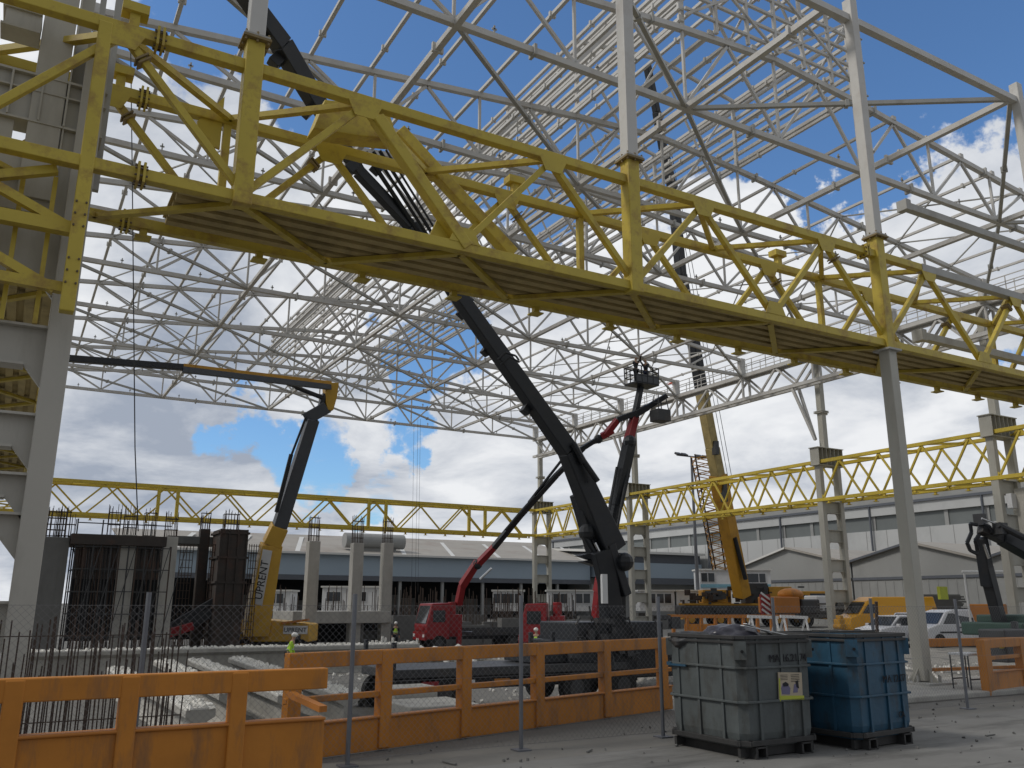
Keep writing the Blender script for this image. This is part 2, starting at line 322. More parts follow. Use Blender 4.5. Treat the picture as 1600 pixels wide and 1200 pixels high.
# ------------------------------------------------------------------ yellow box trusses (ring girder)
ZB, ZT = 8.825, 11.40
def box_truss(name, label, A, B, wvec, nodes_b, nodes_t, m, splices=(), sec=.2, dsec=.13, verts=(), foot=True, ph2=0.0, top_mat=None, cut=None, group=None):
    """A->B along the near plane (z ignored); wvec = offset to the far plane; nodes are distances along"""
    A = Vector((A[0], A[1], 0)); B = Vector((B[0], B[1], 0)); w = Vector((wvec[0], wvec[1], 0)); Ln = (B-A).length; d = (B-A)/Ln
    t = thing(name, label, 'truss', A+Vector((0, 0, ZB)), group=group)
    P = lambda s_, far, z: A+d*s_+(w if far else Vector((0, 0, 0)))+Vector((0, 0, z))
    for far in (0, 1):
        for z, nm in ((ZB, 'bottom_chord'), (ZT, 'top_chord')):
            if cut and z == ZT and not far:
                G().beam(P(0, far, z), P(cut, far, z), sec).build(nm, m, t, bevel=.012)
                G().beam(P(cut, far, z), P(Ln, far, z), sec*1.15).build(nm, top_mat, t, bevel=.012, label='unpainted grey length of the top chord')
            else: G().beam(P(0, far, z), P(Ln, far, z), sec, sec).build(nm, m, t, bevel=.012)
    def clampn(L_): return [x for x in L_ if -.01 <= x <= Ln+.01]
    for far in (0, 1):
        nb = clampn([x+ph2*far for x in nodes_b]); ntp = clampn([x+ph2*far for x in nodes_t])
        allm = sorted([(x, ZB) for x in nb]+[(x, ZT) for x in ntp])
        for (x0, z0), (x1, z1) in zip(allm[:-1], allm[1:]):
            if z0 == z1: continue
            s0, s1 = (1 if z0 == ZB else -1), (1 if z1 == ZB else -1)
            G().beam(P(x0, far, z0+s0*sec*.45), P(x1, far, z1+s1*sec*.45), dsec, dsec, up=(w.normalized())).build('diagonal', m, t, bevel=.01)
    for x in verts:
        G().beam(P(x, 1, ZB+.1), P(x, 1, ZT-.1), dsec*1.15).build('vertical', m, t, bevel=.01)
    # horizontal lacing between the planes, top and bottom
    g = G(); g2 = G()
    nb = clampn(nodes_b); ntp = clampn(nodes_t)
    seq = sorted([(x, 0) for x in ntp]+[(x, 1) for x in nb])
    wn = w.normalized()
    for (x0, f0), (x1, f1) in zip(seq[:-1], seq[1:]):
        a = P(x0, f0, ZT)+wn*(sec*.5 if not f0 else -sec*.5); b = P(x1, f1, ZT)+wn*(sec*.5 if not f1 else -sec*.5)
        g.beam(a, b, dsec, dsec*.9)
    seq = sorted([(x, 0) for x in nb]+[(x, 1) for x in ntp])
    for (x0, f0), (x1, f1) in zip(seq[:-1], seq[1:]):
        a = P(x0, f0, ZB-.06)+wn*(sec*.5 if not f0 else -sec*.5); b = P(x1, f1, ZB-.06)+wn*(sec*.5 if not f1 else -sec*.5)
        g2.beam(a, b, dsec*1.1, dsec*.7)
    g.build('top_lacing', m, t); g2.build('bottom_lacing', m, t)
    if foot:
        g = G(); x = 1.0
        while x < Ln:
            for f0 in ((1,) if foot == 1 else (0, 1)):
                p = P(x, f0, ZB-sec*.5-.075); g.beam(p+Vector((0, 0, .075)), p-Vector((0, 0, .06)), .13); g.box(p-Vector((0, 0, .08)), (.28, .28, .03))
            x += 2.14
        g.each('foot', m, t, 2)
    g = G(); gb = G()
    for (x, far, z) in splices:
        p = P(x, far, z)
        for o_ in (-.045, .045):
            c = p+d*o_; g.beam(c-d*.02, c+d*.02, sec*1.75, sec*1.75)
        for a in range(8):
            an = a*math.pi/4+.39; off = Vector((0, 0, 1))*math.sin(an)*sec*.8+wn*math.cos(an)*sec*.8
            gb.tube(p+off-d*.1, p+off+d*.1, .02, n=6)
    if g.v: g.each('splice_flange', m, t, 2); gb.each('bolts', 'bolt', t, 8)
    return t, P
bevel = 0
Y1, Y2 = 14.24, 16.27
C0, CS = 2.73, 8.55
X0 = -6.0
nbF = [x-X0 for x in [-5.8+4.28*k for k in range(14)]]; ntF = [x-X0 for x in [-3.7+4.28*k for k in range(14)]]
front, PF = box_truss('yellow_box_truss', 'big yellow box truss with brown deck crossing the whole view in front', (X0, Y1), (50, Y1), (0, Y2-Y1), nbF, ntF, 'yellow',
    splices=[(7.15, 0, ZT), (7.15, 1, ZT), (7.1, 0, ZB), (7.1, 1, ZB), (25.3, 0, ZT)], verts=[C0-X0, C0+CS-X0, C0+2*CS-X0, C0+3*CS-X0], cut=27.7, top_mat='steel2')
# posts on the near face
for k in range(-1, 5):
    x = C0+CS*k
    g = G(); g.beam((x, Y1-.02, ZB-.16), (x, Y1-.02, 11.88), .32, .32, up=(0, 1, 0)); g.build('post', 'yellow', front, bevel=.02)
    g = G(); g.box((x, Y1-.02, 11.90), (.50, .50, .05))
    for a, b in ((-.2, -.2), (.2, -.2), (-.2, .2), (.2, .2), (0, -.21), (-.21, 0), (.21, 0)): g.tube((x+a, Y1-.02+b, 11.82), (x+a, Y1-.02+b, 12.02), .022, n=6)
    g.build('post_flange', 'rustbolt', front)
    # upper post to the roof: a thing of its own
    nm = ['beyond the left edge', 'leftmost of the row', 'second from the left', 'third, above the ground column', 'fourth, at the right edge', 'beyond the right edge'][k+1]
    if 0 <= k <= 3:
        t = thing('roof_post', 'tall square pale roof post bolted on the yellow truss, '+nm, 'post', (x, Y1-.02, 11.955), group='pale roof posts on the front truss')
        G().beam((x, Y1-.02, 11.955), (x, Y1-.02, 19.6), .30, .30, up=(0, 1, 0)).build('shaft', 'steel', t, bevel=.02)
        g = G(); g.box((x, Y1-.02, 11.95), (.46, .46, .05)); g.build('base_flange', 'steel2', t)
        g = G()
        for z in (14.4, 16.2, 17.3, 18.1):
            g.box((x+.17, Y1-.02, z), (.10, .16, .16)); g.tube((x+.2, Y1-.12, z+.2), (x+.26, Y1-.12, z+.2), .03, n=6)
        g.build('cleat', 'steel2', t)
# heavy twin braces and their head box
g = G(); a = at(588, 185, Y=Y1); b = at(728, 388, Y=Y1); g.beam(a, b, .24, .26, up=(0, 1, 0)); g.build('heavy_brace', 'yellow', front, bevel=.02)
g = G(); a = at(622, 205, Y=Y2); b = at(800, 398, Y=Y2); g.beam(a, b, .29, .29, up=(0, 1, 0)); g.build('heavy_brace', 'yellow', front, bevel=.02)
g = G(); g.prism([at(508, 155, Y=15.2), at(490, 200, Y=15.2), at(560, 212, Y=15.2), at(622, 218, Y=15.2), at(606, 168, Y=15.2)], (0, .5, 0)); g.build('gusset_box', 'yellow', front, bevel=.02)
g = G(); g.prism([at(690, 330, Y=Y1+.1), at(668, 375, Y=Y1+.1), at(765, 400, Y=Y1+.1), at(742, 372, Y=Y1+.1)], (0, .06, 0)); g.build('gusset_plate', 'yellow', front)
# deck laid in the bottom of the truss
g = G(); n = 5
for i in range(n):
    y = Y1+.26+i*(Y2-Y1-.60)/(n-1)
    g.bb((1.75, y-.10, ZB-.0), (49.8, y+.10, ZB+.13))
g.bb((1.7, Y1+.12, ZB+.132), (49.9, Y2-.22, ZB+.17)); g.build('deck', 'deck', front)
# lugs on the top chords
g = G()
for (x, y) in ((.72, Y1), (.72, Y2), (9.4, Y2), (18.2, Y2)):
    g.box((x, y, ZT+.22), (.16, .16, .26)); g.box((x, y, ZT+.42), (.42, .30, .17))
g.each('lug', 'yellow', front, 2)
# triangular plates at the left post
g = G()
g.prism([(2.15, Y2-.05, ZT-.2), (2.62, Y2-.05, ZT+.5), (2.62, Y2-.05, ZB+1.9), (2.2, Y2-.05, ZT-.6)], (0, .06, 0)); g.build('stiffener_plate', 'yellow', front)
# end post running down onto the pillar
g = G(); g.beam((.30, Y1-.02, 6.3), (.30, Y1-.02, ZT), .21, .21, up=(0, 1, 0)); g.build('end_post', 'yellow', front, bevel=.02)
g = G()
for z in (6.75, 6.95, 7.15, 7.7, 7.9, 8.1):
    for dx in (-.07, .07): g.tube((.30+dx, Y1-.15, z), (.30+dx, Y1-.115, z), .018, n=6)
g.build('bolts', 'bolt', front)
g = G()
g.beam((-4.5, Y1+.2, 7.75), (.2, Y1+.2, 7.75), .2); g.beam((-4.5, Y1+.2, 6.9), (.2, Y1+.2, 6.75), .16)
g.beam((-2.0, Y1+.2, 8.7), (.1, Y1+.2, 7.8), .14); g.beam((-.1, Y1+.2, 8.7), (-2.4, Y1+.2, 7.8), .14); g.beam((-2, Y1+.2, 7.7), (.1, Y1+.2, 6.7), .14)
for x in (-1.5, -1.05, -.55, -.1): g.beam((x, Y1+.5, 6.2), (x, Y1+.5, 8.7), .07)
g.build('hanger_frame', 'yellow', front)

nb = [1.2+4.28*k for k in range(12)]; ntp = [3.34+4.28*k for k in range(11)]
north, PN = box_truss('yellow_box_truss', 'long yellow box truss along the far side of the hall, above the blue building', (-2, 76.6), (47.0, 76.6), (0, 2.0), [1.2+4.6*k for k in range(11)], [3.5+4.6*k for k in range(11)], 'yellow2', sec=.27, dsec=.13, ph2=1.1, foot=2)
g = G()
for x in (10.2, 11.7, 28.6, 30.3, 39.1, 40.9): g.beam((x, 76.5, ZB), (x, 76.5, ZT), .26)
g.build('vertical', 'yellow2', north)
# east ring in spans between the ladder columns
EY = [77.0, 60.9, 39.9, 27.8]
for i, (ya, yb, lab) in enumerate([(60.6, 77.0, 'farthest span'), (39.6, 60.6, 'crossing the amber crane'), (27.5, 39.6, 'between the two right ladder columns'), (4.0, 27.5, 'nearest span at the frame edge')]):
    Ln = yb-ya; n = max(1, round(Ln/2.9)); st = Ln/n
    box_truss('yellow_box_truss', 'yellow box truss on the right side of the hall, '+lab, (46.9, ya), (46.9, yb), (1.95, 0), [k*st for k in range(n+1)], [(k+.5)*st for k in range(n)], 'yellow2', sec=.22, dsec=.12, ph2=0, foot=2, group='yellow trusses on the right side')
west, PW = box_truss('yellow_box_truss', 'yellow box truss along the left side, glimpsed through the pillar openings', (.27, 16.6), (.27, 76.5), (-1.95, 0), [4.28*k for k in range(15)], [2.14+4.28*k for k in range(14)], 'yellow', foot=0)

g = G()
for i in range(5): g.bb((-1.5+.36*i, 16.8, ZB), (-1.3+.36*i, 60, ZB+.1))
g.bb((-1.55, 16.7, ZB+.102), (.15, 60, ZB+.14)); g.build('deck', 'deck', west)
# gusset plates and bolted collars on the near truss
for far in (0, 1):
    yy = (Y2 if far else Y1)-.112
    for k in range(13):
        x = -5.8+4.28*k
        if not (k % 2 == 0) or far: 
            g = G(); g.prism([(x-.34, yy, ZB+.08), (x+.34, yy, ZB+.08), (x+.20, yy, ZB+.40), (x-.20, yy, ZB+.40)], (0, .02, 0)); g.build('gusset_plate', 'yellow', front)
        x = -3.7+4.28*k
        g = G(); g.prism([(x-.34, yy, ZT-.08), (x+.34, yy, ZT-.08), (x+.20, yy, ZT-.38), (x-.20, yy, ZT-.38)], (0, .02, 0)); g.build('gusset_plate', 'yellow', front)
for far in (0, 1):
    yy = Y2 if far else Y1
    for (xt, xb_) in ((.58, 2.73), (9.14, 11.29), (17.7, 19.85), (4.86, 2.73), (26.2, 24.1)):
        if not far and xt in (4.86, 9.14): continue
        f_ = .16; p = Vector((xt+(xb_-xt)*f_, yy, ZT-.1+(ZB-ZT+.2)*f_)); q = Vector((xt+(xb_-xt)*(f_+.02), yy, ZT-.1+(ZB-ZT+.2)*(f_+.02)))
        d_ = (q-p).normalized(); g = G(); g.beam(p-d_*.05, p-d_*.02, .25, .25, up=(0, 1, 0)); g.beam(p+d_*.02, p+d_*.05, .25, .25, up=(0, 1, 0)); g.build('bolted_collar', 'rustbolt', front)

# ------------------------------------------------------------------ ladder columns
def ladder_col(x0, x1, y, m, label, zfoot, rungs, legw=.36, legd=.44, up_x=None, top=19.0, cap_m='cream', cham='top'):
    t = thing('ladder_column', label, 'column', ((x0+x1)/2, y, zfoot), group='ladder columns of the hall')
    for x in (x0, x1):
        G().beam((x, y, zfoot), (x, y, ZT+.1), legw, legd, up=(0, 1, 0)).build('leg', m, t, bevel=.02)
        g = G(); g.box((x, y, zfoot+.04), (legw+.35, legd+.35, .08)); g.build('foot_plate', m, t)
    xa, xb = x0+legw/2, x1-legw/2
    for (za, zb) in rungs:
        c = min(.32, (xb-xa)*.33)
        g = G(); g.prism([(xa, y-.03, za-c*1.3), (xa+c, y-.03, za), (xb-c, y-.03, za), (xb, y-.03, za-c*1.3), (xb, y-.03, zb), (xa, y-.03, zb)], (0, .06, 0))
        g.bb((xa, y-.2, za-.0), (xb, y+.2, za+.03)); g.bb((xa, y-.2, zb-.03), (xb, y+.2, zb)); g.build('rung_plate', m, t)
    # stiffened head box
    g = G(); xc = (x0+x1)/2; wdt = x1-x0+.62
    g.box((xc, y, 11.18), (wdt+.2, .8, .05)); g.box((xc, y, 12.38), (wdt+.2, .8, .05)); g.box((xc, y, 11.78), (wdt, .04, 1.16)); g.box((xc, y+.3, 11.78), (wdt, .03, 1.16))
    for k in range(7): g.box((xc-wdt/2+wdt*k/6, y, 11.78), (.03, .74, 1.14))
    g.build('head_box', cap_m, t)
    ux = xc-.15 if up_x is None else up_x
    G().beam((ux, y, 12.41), (ux, y, top), .42, .42, up=(0, 1, 0)).build('upper_shaft', m, t, bevel=.02)
    g = G(); g.box((ux, y, 14.9), (.72, .72, .06)); g.box((ux, y, 15.0), (.72, .72, .05)); g.box((ux+.4, y, 14.95), (.25, .2, .3)); g.build('splice_flange', cap_m, t)
    return t
labs = ['ladder column at the far corner, left of the black boom', 'second farthest ladder column, just right of the black boom', 'ladder column beyond the blue skip with the yellow van behind it', 'ladder column at the right frame edge beside the black crane arm']
feet = [.1, .5, .44, .3]
for y, lb, zf in zip(EY, labs, feet):
    r_ = [(7.95, 8.75)]+[(8.0-1.95*k, 8.0-1.95*k+.80) for k in range(1, 4)]
    ladder_col(47.0, 48.75, y, 'cream', 'cream '+lb, zf, r_+[(zf+.1, zf+.5)])
    g = G(); g.box((47.9, y, zf-1.0), (3.0, 1.6, 1.98)); o = g.build('concrete_plinth', 'conc', bevel=.03); tag(o, 'concrete plinth under the '+lb.split(',')[0], 'plinth', group='plinths under the ladder columns')
# west pillar, very near on the left
t = thing('ladder_column', 'huge drab steel pillar with octagonal openings at the left frame edge', 'column', (-.7, 15.2, -1), group='ladder columns of the hall')
for x in (.27, -1.75): G().bb((x-.18, 14.95, -1.0), (x+.18, 15.45, 11.5)).build('leg', 'pillar', t, bevel=.015)
opens = [(6.25, 7.1), (4.83, 5.62), (3.9, 4.32), (3.3, 3.55), (2.0, 2.95), (.6, 1.6)]
zs = [8.8]+[z for o_ in opens for z in (o_[1], o_[0])]+[-1]
xa, xb = -1.57, .09
for i in range(0, len(zs), 2):
    zt_, zb_ = zs[i], zs[i+1]     # solid plate between
    g = G(); g.bb((xa, 15.15, zb_), (xb, 15.25, zt_))
    if i+1 < len(zs)-1 and zb_ > 0:
        c = .26
        for sx, xx in ((1, xb), (-1, xa)): g.prism([(xx, 15.15, zb_), (xx-sx*c, 15.15, zb_), (xx, 15.15, zb_-c*1.25)], (0, .1, 0))
        g.bb((xa+c, 15.0, zb_-.02), (xb-c, 15.4, zb_+.02))
    if i > 0: g.bb((xa, 15.0, zt_-.02), (xb, 15.4, zt_+.02))
    g.build('web_plate', 'pillar', t)
xq = lambda x, y: at(x, y, Y=15.0)
g = G()
def pp(x0_, y0_, x1_, y1_, yo=0.0, dd=.06): a_, b_, c_, d_ = xq(x0_, y0_), xq(x1_, y0_), xq(x1_, y1_), xq(x0_, y1_); g.prism([v+Vector((0, yo, 0)) for v in (a_, b_, c_, d_)], (0, dd, 0))
zz = [xq(60, y_).z for y_ in (118, 140, 188, 232, 250, 330)]
xl, xr = -1.9, xq(168, 150).x
g.bb((xl, 15.1, zz[1]), (xr, 15.16, zz[0])); g.bb((xl, 15.0, zz[1]-.03), (xr, 15.5, zz[1])); g.bb((xl, 15.0, zz[0]), (xr, 15.5, zz[0]+.04))
g.bb((xl, 15.1, zz[2]), (xr, 15.16, zz[1]-.03)); g.bb((xl, 15.0, zz[2]-.04), (xr, 15.5, zz[2]))
xh0, xh1 = xq(18, 210).x, xq(72, 210).x
g.bb((xl, 15.1, zz[3]), (xh0, 15.16, zz[2]-.04)); g.bb((xh1, 15.1, zz[3]), (xr-.1, 15.16, zz[2]-.04)); g.bb((xl, 15.1, zz[5]), (xr-.15, 15.16, zz[3]))
for xx in (-1.4, -.95, -.5, -.12, .2): g.bb((xx, 14.98, zz[2]), (xx+.03, 15.5, zz[0]))
g.build('head_box', 'pillar', t)
s0, s1, s2 = xq(64, 60).x, xq(116, 60).x, xq(146, 60).x
g = G(); g.bb((s0, 15.02, 8.4), (s1, 15.4, 19.5)); g.bb((s1+.02, 15.3, 8.4), (s2-.04, 15.45, 19.5)); g.bb((s1+.02, 15.02, 8.4), (s1+.05, 15.5, 19.5)); g.build('upper_shaft', 'pillar', t, bevel=.01)
g = G(); g.bb((s0-.55, 14.9, xq(40, 50).z), (s0-.02, 15.3, xq(40, 24).z)); g.bb((s0-.6, 14.85, xq(40, 24).z), (s0-.02, 15.35, xq(40, 24).z+.04)); g.bb((s0-.6, 14.85, xq(40, 50).z-.04), (s0-.02, 15.35, xq(40, 50).z)); g.build('side_bracket', 'pillar', t)
g = G(); g.beam((.50, 15.6, 9.0), (.50, 15.6, 19.2), .13); g.beam((.24, 15.6, 9.2), (.24, 15.6, 19.2), .10)
for z in (9.6, 11, 12.4, 13.8): g.beam((.24, 15.6, z), (.5, 15.6, z), .06)
g.build('side_ladder', 'steel2', t)
# near ground column (third post of the row)
t = thing('steel_column', 'cream square steel column on a bolted base plate, right of the blue skip', 'column', (C0+2*CS, Y1-.02, .13))
G().beam((C0+2*CS, Y1-.02, .2), (C0+2*CS, Y1-.02, ZB-.18), .32, .32, up=(0, 1, 0)).build('shaft', 'cream', t, bevel=.02)
bx, by = C0+2*CS, Y1-.02
g = G(); g.box((bx, by, .155), (1.05, 1.05, .05))
for a in range(8):
    an = a*math.pi/4+.3; g.tube((bx+.4*math.cos(an), by+.4*math.sin(an), .15), (bx+.4*math.cos(an), by+.4*math.sin(an), .34), .025, n=6)
g.build('base_plate', 'steel2', t)
g = G()
for an in range(4):
    a = an*math.pi/2; dx, dy = math.cos(a), math.sin(a)
    g.prism([(bx+dx*.16-dy*.01, by+dy*.16+dx*.01, .18), (bx+dx*.42-dy*.01, by+dy*.42+dx*.01, .18), (bx+dx*.16-dy*.01, by+dy*.16+dx*.01, .5)], (dy*.02, -dx*.02, 0))
g.build('gusset', 'cream', t)
g = G(); g.box((C0+2*CS, Y1-.02, ZB-.2), (.52, .52, .05)); g.build('top_flange', 'steel2', t)
# slack beams with open ends on the right
for (z, yy, lb) in ((14.65, 16.0, 'upper'), (10.2, 16.0, 'lower')):
    t = thing('open_ended_beam', lb+' grey box beam ending in mid air right of the third roof post', 'beam', (24, yy, z))
    G().beam((24.1, yy, z), (50, yy, z), .24).build('tube', 'steel2', t, bevel=.01); g = G(); g.beam((23.85, yy, z), (24.1, yy, z), .36); g.build('end_plate', 'steel2', t)

# ------------------------------------------------------------------ roof
ZC = 18.95
def ztop(x):
    d = abs(x-23.3)
    return 22.5-.35*d/4.6 if d < 4.6 else 22.15-2.0*(d-4.6)/(23.5-4.6)
YF = [14.25, 20.3, 27.0, 33.0, 39.6, 46.3, 53.9, 61.6, 69.1, 76.6]
half_t = [0.3, 2.6, 7.1, 11.7, 16.3]; half_b = [4.9, 9.6, 14.0, 18.7]
tops = half_t+[20.9, 25.7]+[46.6-x for x in reversed(half_t)]
bots = half_b+[23.3]+[46.6-x for x in reversed(half_b)]
def names(i): return ['nearest roof truss, cut by the top of the frame', 'second nearest roof truss, crossing behind the roof posts', 'third roof truss from the near side', 'fourth roof truss from the near side', 'fifth roof truss from the near side', 'sixth roof truss from the near side', 'fourth roof truss from the far side', 'third roof truss from the far side', 'second roof truss from the far side', 'farthest roof truss, its bottom chord against open sky'][i]
for i, y in enumerate(YF):
    t = thing('roof_truss', 'pale steel '+names(i), 'truss', (0, y, ZC), group='roof trusses across the hall')
    near = i < 4; sc = .21 if near else .22; ds = .11 if near else .12
    G().beam((0, y, ZC), (46.9, y, ZC), sc).build('bottom_chord', 'steel', t)
    if i == 0:
        continue
    pts = [0.0, 18.7, 23.3, 27.9, 46.9]
    g = G()
    for a, b in zip(pts[:-1], pts[1:]): g.beam((a, y, ztop(a)), (b, y, ztop(b)), sc)
    g.build('top_chord', 'steel', t)
    seq = sorted([(x, 1) for x in tops]+[(x, 0) for x in bots])
    P3 = lambda x, k: Vector((x, y, ztop(x)-.1 if k else ZC+.1))
    for (a, ka), (b, kb) in zip(seq[:-1], seq[1:]):
        if ka == kb: continue
        G().beam(P3(a, ka), P3(b, kb), ds, up=(0, 1, 0)).build('diagonal', 'steel', t)
    for x in bots: G().beam(P3(x, 0), P3(x, 1), ds*.85, up=(0, 1, 0)).build('vertical', 'steel', t)
    g = G(); g.beam((46.9, y, ZC-.1), (46.9, y, ztop(46.9)+.12), .42, .42, up=(0, 1, 0)); g.build('end_post', 'steel', t)
    g = G()
    for x in (12.4, 30.9, 38.4, 21.8):   # flanged splices
        for (zz_) in (ZC,): 
            g.beam((x-.05, y, zz_), (x+.05, y, zz_), sc*1.8)
    for x in (5.0, 17.2, 29.0, 36.5): g.beam((x, y, ztop(x)), (x+.1, y, ztop(x+.1)), sc*1.7)
    g.each('splice_flange', 'steel2', t, 1)
    g = G()
    for x in [3.2+3.9*k for k in range(11)]:
        g.box((x, y, ZC+.26), (.05, .05, .32)); g.box((x, y, ZC+.3), (.16, .05, .05))
    g.each('cleat', 'steel2', t, 2)
    # lantern frame
    lx0, lx1 = 18.7, 27.9
    for x in (lx0, lx1): G().beam((x, y, ztop(x)), (x, y, 25.85), .15, up=(0, 1, 0)).build('lantern_post', 'steel', t)
    g = G(); g.beam((lx0, y, 25.85), (23.3, y, 26.6), .14); g.beam((23.3, y, 26.6), (lx1, y, 25.85), .14); g.each('lantern_rafter', 'steel', t)
    g = G(); g.beam((lx0, y, 25.75), (21, y, 22.4), .09); g.beam((lx1, y, 25.75), (25.6, y, 22.4), .09); g.beam((21, y, 22.4), (23.3, y, 26.5), .08); g.beam((25.6, y, 22.4), (23.3, y, 26.5), .08)
    g.each('lantern_brace', 'steel', t)
# purlins and girts: one continuous member each
def runner(name, label, grp, cat, x, z, y0, y1, w, h, m='steel', every=None):
    g = G(); ys_ = [y0]+[v for v in YF if y0 < v < y1]+[y1]
    for a, b in zip(ys_[:-1], ys_[1:]): g.beam((x, a, z), (x, b, z), w, h)
    rr_ = random.Random(int(x*10+z*7))
    for a, b in zip(ys_[:-1], ys_[1:]):
        c = a+(b-a)*rr_.choice((.2, .8)); g.beam((x, c-.05, z), (x, c+.05, z), w*1.9, h*1.6)
    o = g.build(name, m); tag(o, label, cat, grp); return o
pl = [.3+2.285*k for k in range(9)]
for x in pl: runner('purlin', 'slender pale roof purlin running away over the left roof slope', 'purlins of the left roof slope', 'purlin', x, ztop(x)+.16, 20.3 if x > 1 else 26.9, 76.7, .13, .13)
for x in [46.6-v for v in pl]: runner('purlin', 'slender pale roof purlin running away over the right roof slope', 'purlins of the right roof slope', 'purlin', x, ztop(x)+.16, 20.2, 76.7, .12, .12)
for x in (20.0, 21.1, 22.2, 23.3, 24.4, 25.5, 26.6): runner('purlin', 'purlin packed close under the ridge lantern', 'close purlins under the lantern', 'purlin', x, ztop(x)+.16, 20.2, 76.7, .12, .12)
for k in range(8):
    z = 22.5+.475*k
    runner('lantern_girt', 'thin girt along the left wall of the ridge lantern', 'girts of the left lantern wall', 'girt', 18.6, z, 20.2, 76.7, .13, .15)
    runner('lantern_girt', 'thin girt along the right wall of the ridge lantern', 'girts of the right lantern wall', 'girt', 28.0, z, 20.2, 76.7, .13, .15)
for x in (19.4, 20.4, 21.4, 22.4, 23.3, 24.2, 25.2, 26.2, 27.2): runner('lantern_purlin', 'thin purlin on the roof of the ridge lantern', 'purlins of the lantern roof', 'purlin', x, 26.72-.163*abs(x-23.3), 20.2, 76.7, .14, .14)
for x in (9.7, 18.7, 28.0, 37.3):
    runner('bottom_strut', 'heavy strut tying the bottom chords of the roof trusses lengthwise', 'lengthwise bottom struts', 'strut', x, ZC-.02, 14.3, 76.6, .20, .20, m='steel')
bx_ = [.4, 9.7, 18.7, 28.0, 37.3, 46.8]
for i in range(len(YF)-1):
    for j in range(5):
        up_ = (i > 0) or j % 2 == 1
        if i in (3, 5) and j in (1, 3): continue
        a = (bx_[j], YF[i] if up_ else YF[i+1], ZC-.03); b = (bx_[j+1], YF[i+1] if up_ else YF[i], ZC-.03)
        g = G(); g.beam(a, b, .14, .14); mid = (Vector(a)+Vector(b))/2; dd = (Vector(b)-Vector(a)).normalized(); g.beam(mid-dd*.06, mid+dd*.06, .24)
        tag(g.build('wind_brace', 'steel2'), 'long slanting brace between two roof trusses in the plane of their bottom chords', 'brace', 'diagonal roof braces')
# thin rods in the roof plane
for i in range(1, len(YF)-1):
    for (xa_, xb_) in ((2.6, 7.1), (7.1, 11.7), (35, 39.5), (39.5, 44)):
        if i < 3 and xa_ < 20: continue
        g = G(); g.beam((xa_, YF[i], ztop(xa_)), (xb_, YF[i+1], ztop(xb_)), .06); g.beam((xb_, YF[i], ztop(xb_)), (xa_, YF[i+1], ztop(xa_)), .06)
        tag(g.build('cross_rod', 'steel2'), 'crossed thin rods bracing one bay of the roof slope', 'brace', 'crossed rods of the roof slopes')
t = thing('lantern_gable', 'dense pale lattice closing the near end of the ridge lantern', 'gable frame', (23.3, 20.1, 22.4))
for x in (20.2, 21.8, 23.3, 24.8, 26.4): G().beam((x, 20.1, ztop(x)+.1), (x, 20.1, 26.5-.163*abs(x-23.3)), .12, up=(0, 1, 0)).build('stud', 'steel', t)
for z in (22.9, 23.6, 24.3, 25.0, 25.85): G().beam((18.7, 20.1, z), (28.0, 20.1, z), .11).build('rail', 'steel', t)
for (x0_, x1_) in ((18.7, 23.3), (23.3, 27.9)): G().beam((x0_, 20.05, 22.6), (x1_, 20.05, 25.8), .09).build('cross_brace', 'steel', t); G().beam((x1_, 20.02, 22.6), (x0_, 20.02, 25.8), .09).build('cross_brace', 'steel', t)
# east eaves girder with walkway
ZE = 17.07
t = thing('eaves_girder', 'deep pale double lattice girder with a walkway along the right eaves', 'girder', (46.9, 14, ZE))
for x in (46.9, 47.6):
    G().beam((x, 10, ZE), (x, 77, ZE), .24).build('bottom_chord', 'steel', t); G().beam((x, 10, ZC-.1), (x, 77, ZC-.1), .24).build('top_chord', 'steel', t)
ysn = []
for a, b in zip(YF[:-1], YF[1:]): ysn += [(a, 1, b)]
for a, _, b in ysn:
    q = (b-a)/4
    for x in (46.9, 47.6):
        for (ya, ka, yb, kb) in ((a, 1, a+q, 0), (a+q, 0, a+2*q, 1), (a+2*q, 1, a+3*q, 0), (a+3*q, 0, b, 1)):
            G().beam((x, ya, ZC-.2 if ka else ZE+.1), (x, yb, ZC-.2 if kb else ZE+.1), .13, up=(1, 0, 0)).build('diagonal', 'steel', t)
    g = G(); g.beam((46.9, a, ZE), (46.9, a, ZC), .14, up=(0, 1, 0)); g.beam((47.6, a, ZE), (47.6, a, ZC), .14, up=(0, 1, 0)); g.build('vertical', 'steel', t)
g = G(); g.bb((46.85, 10, ZC+.05), (47.9, 77, ZC+.09)); g.build('walkway', 'steel2', t)
g = G()
for xr in (46.95, 47.85):
    for z in (ZC+.65, ZC+1.15): g.beam((xr, 10, z), (xr, 77, z), .05)
    for k in range(48): g.beam((xr, 10.3+1.4*k, ZC+.1), (xr, 10.3+1.4*k, ZC+1.15), .045, up=(0, 1, 0))
g.build('handrail', 'steel', t)
# struts from the eaves girder down to the third ladder column
t = thing('knee_brace', 'pair of slanting pale struts meeting the ladder column beyond the blue skip', 'brace', (47.1, 39.9, 13))
for x in (46.9, 47.6): G().beam((x, 41.6, ZE), (47.2, 40.15, 13.0), .18, up=(1, 0, 0)).build('strut', 'steel', t)
t = thing('knee_brace', 'pair of slanting pale struts meeting the ladder column behind the basket of the red crane', 'brace', (47.1, 60.9, 13))
for x in (46.9, 47.6): G().beam((x, 62.9, ZE), (47.2, 61.1, 13.0), .18, up=(1, 0, 0)).build('strut', 'steel', t)
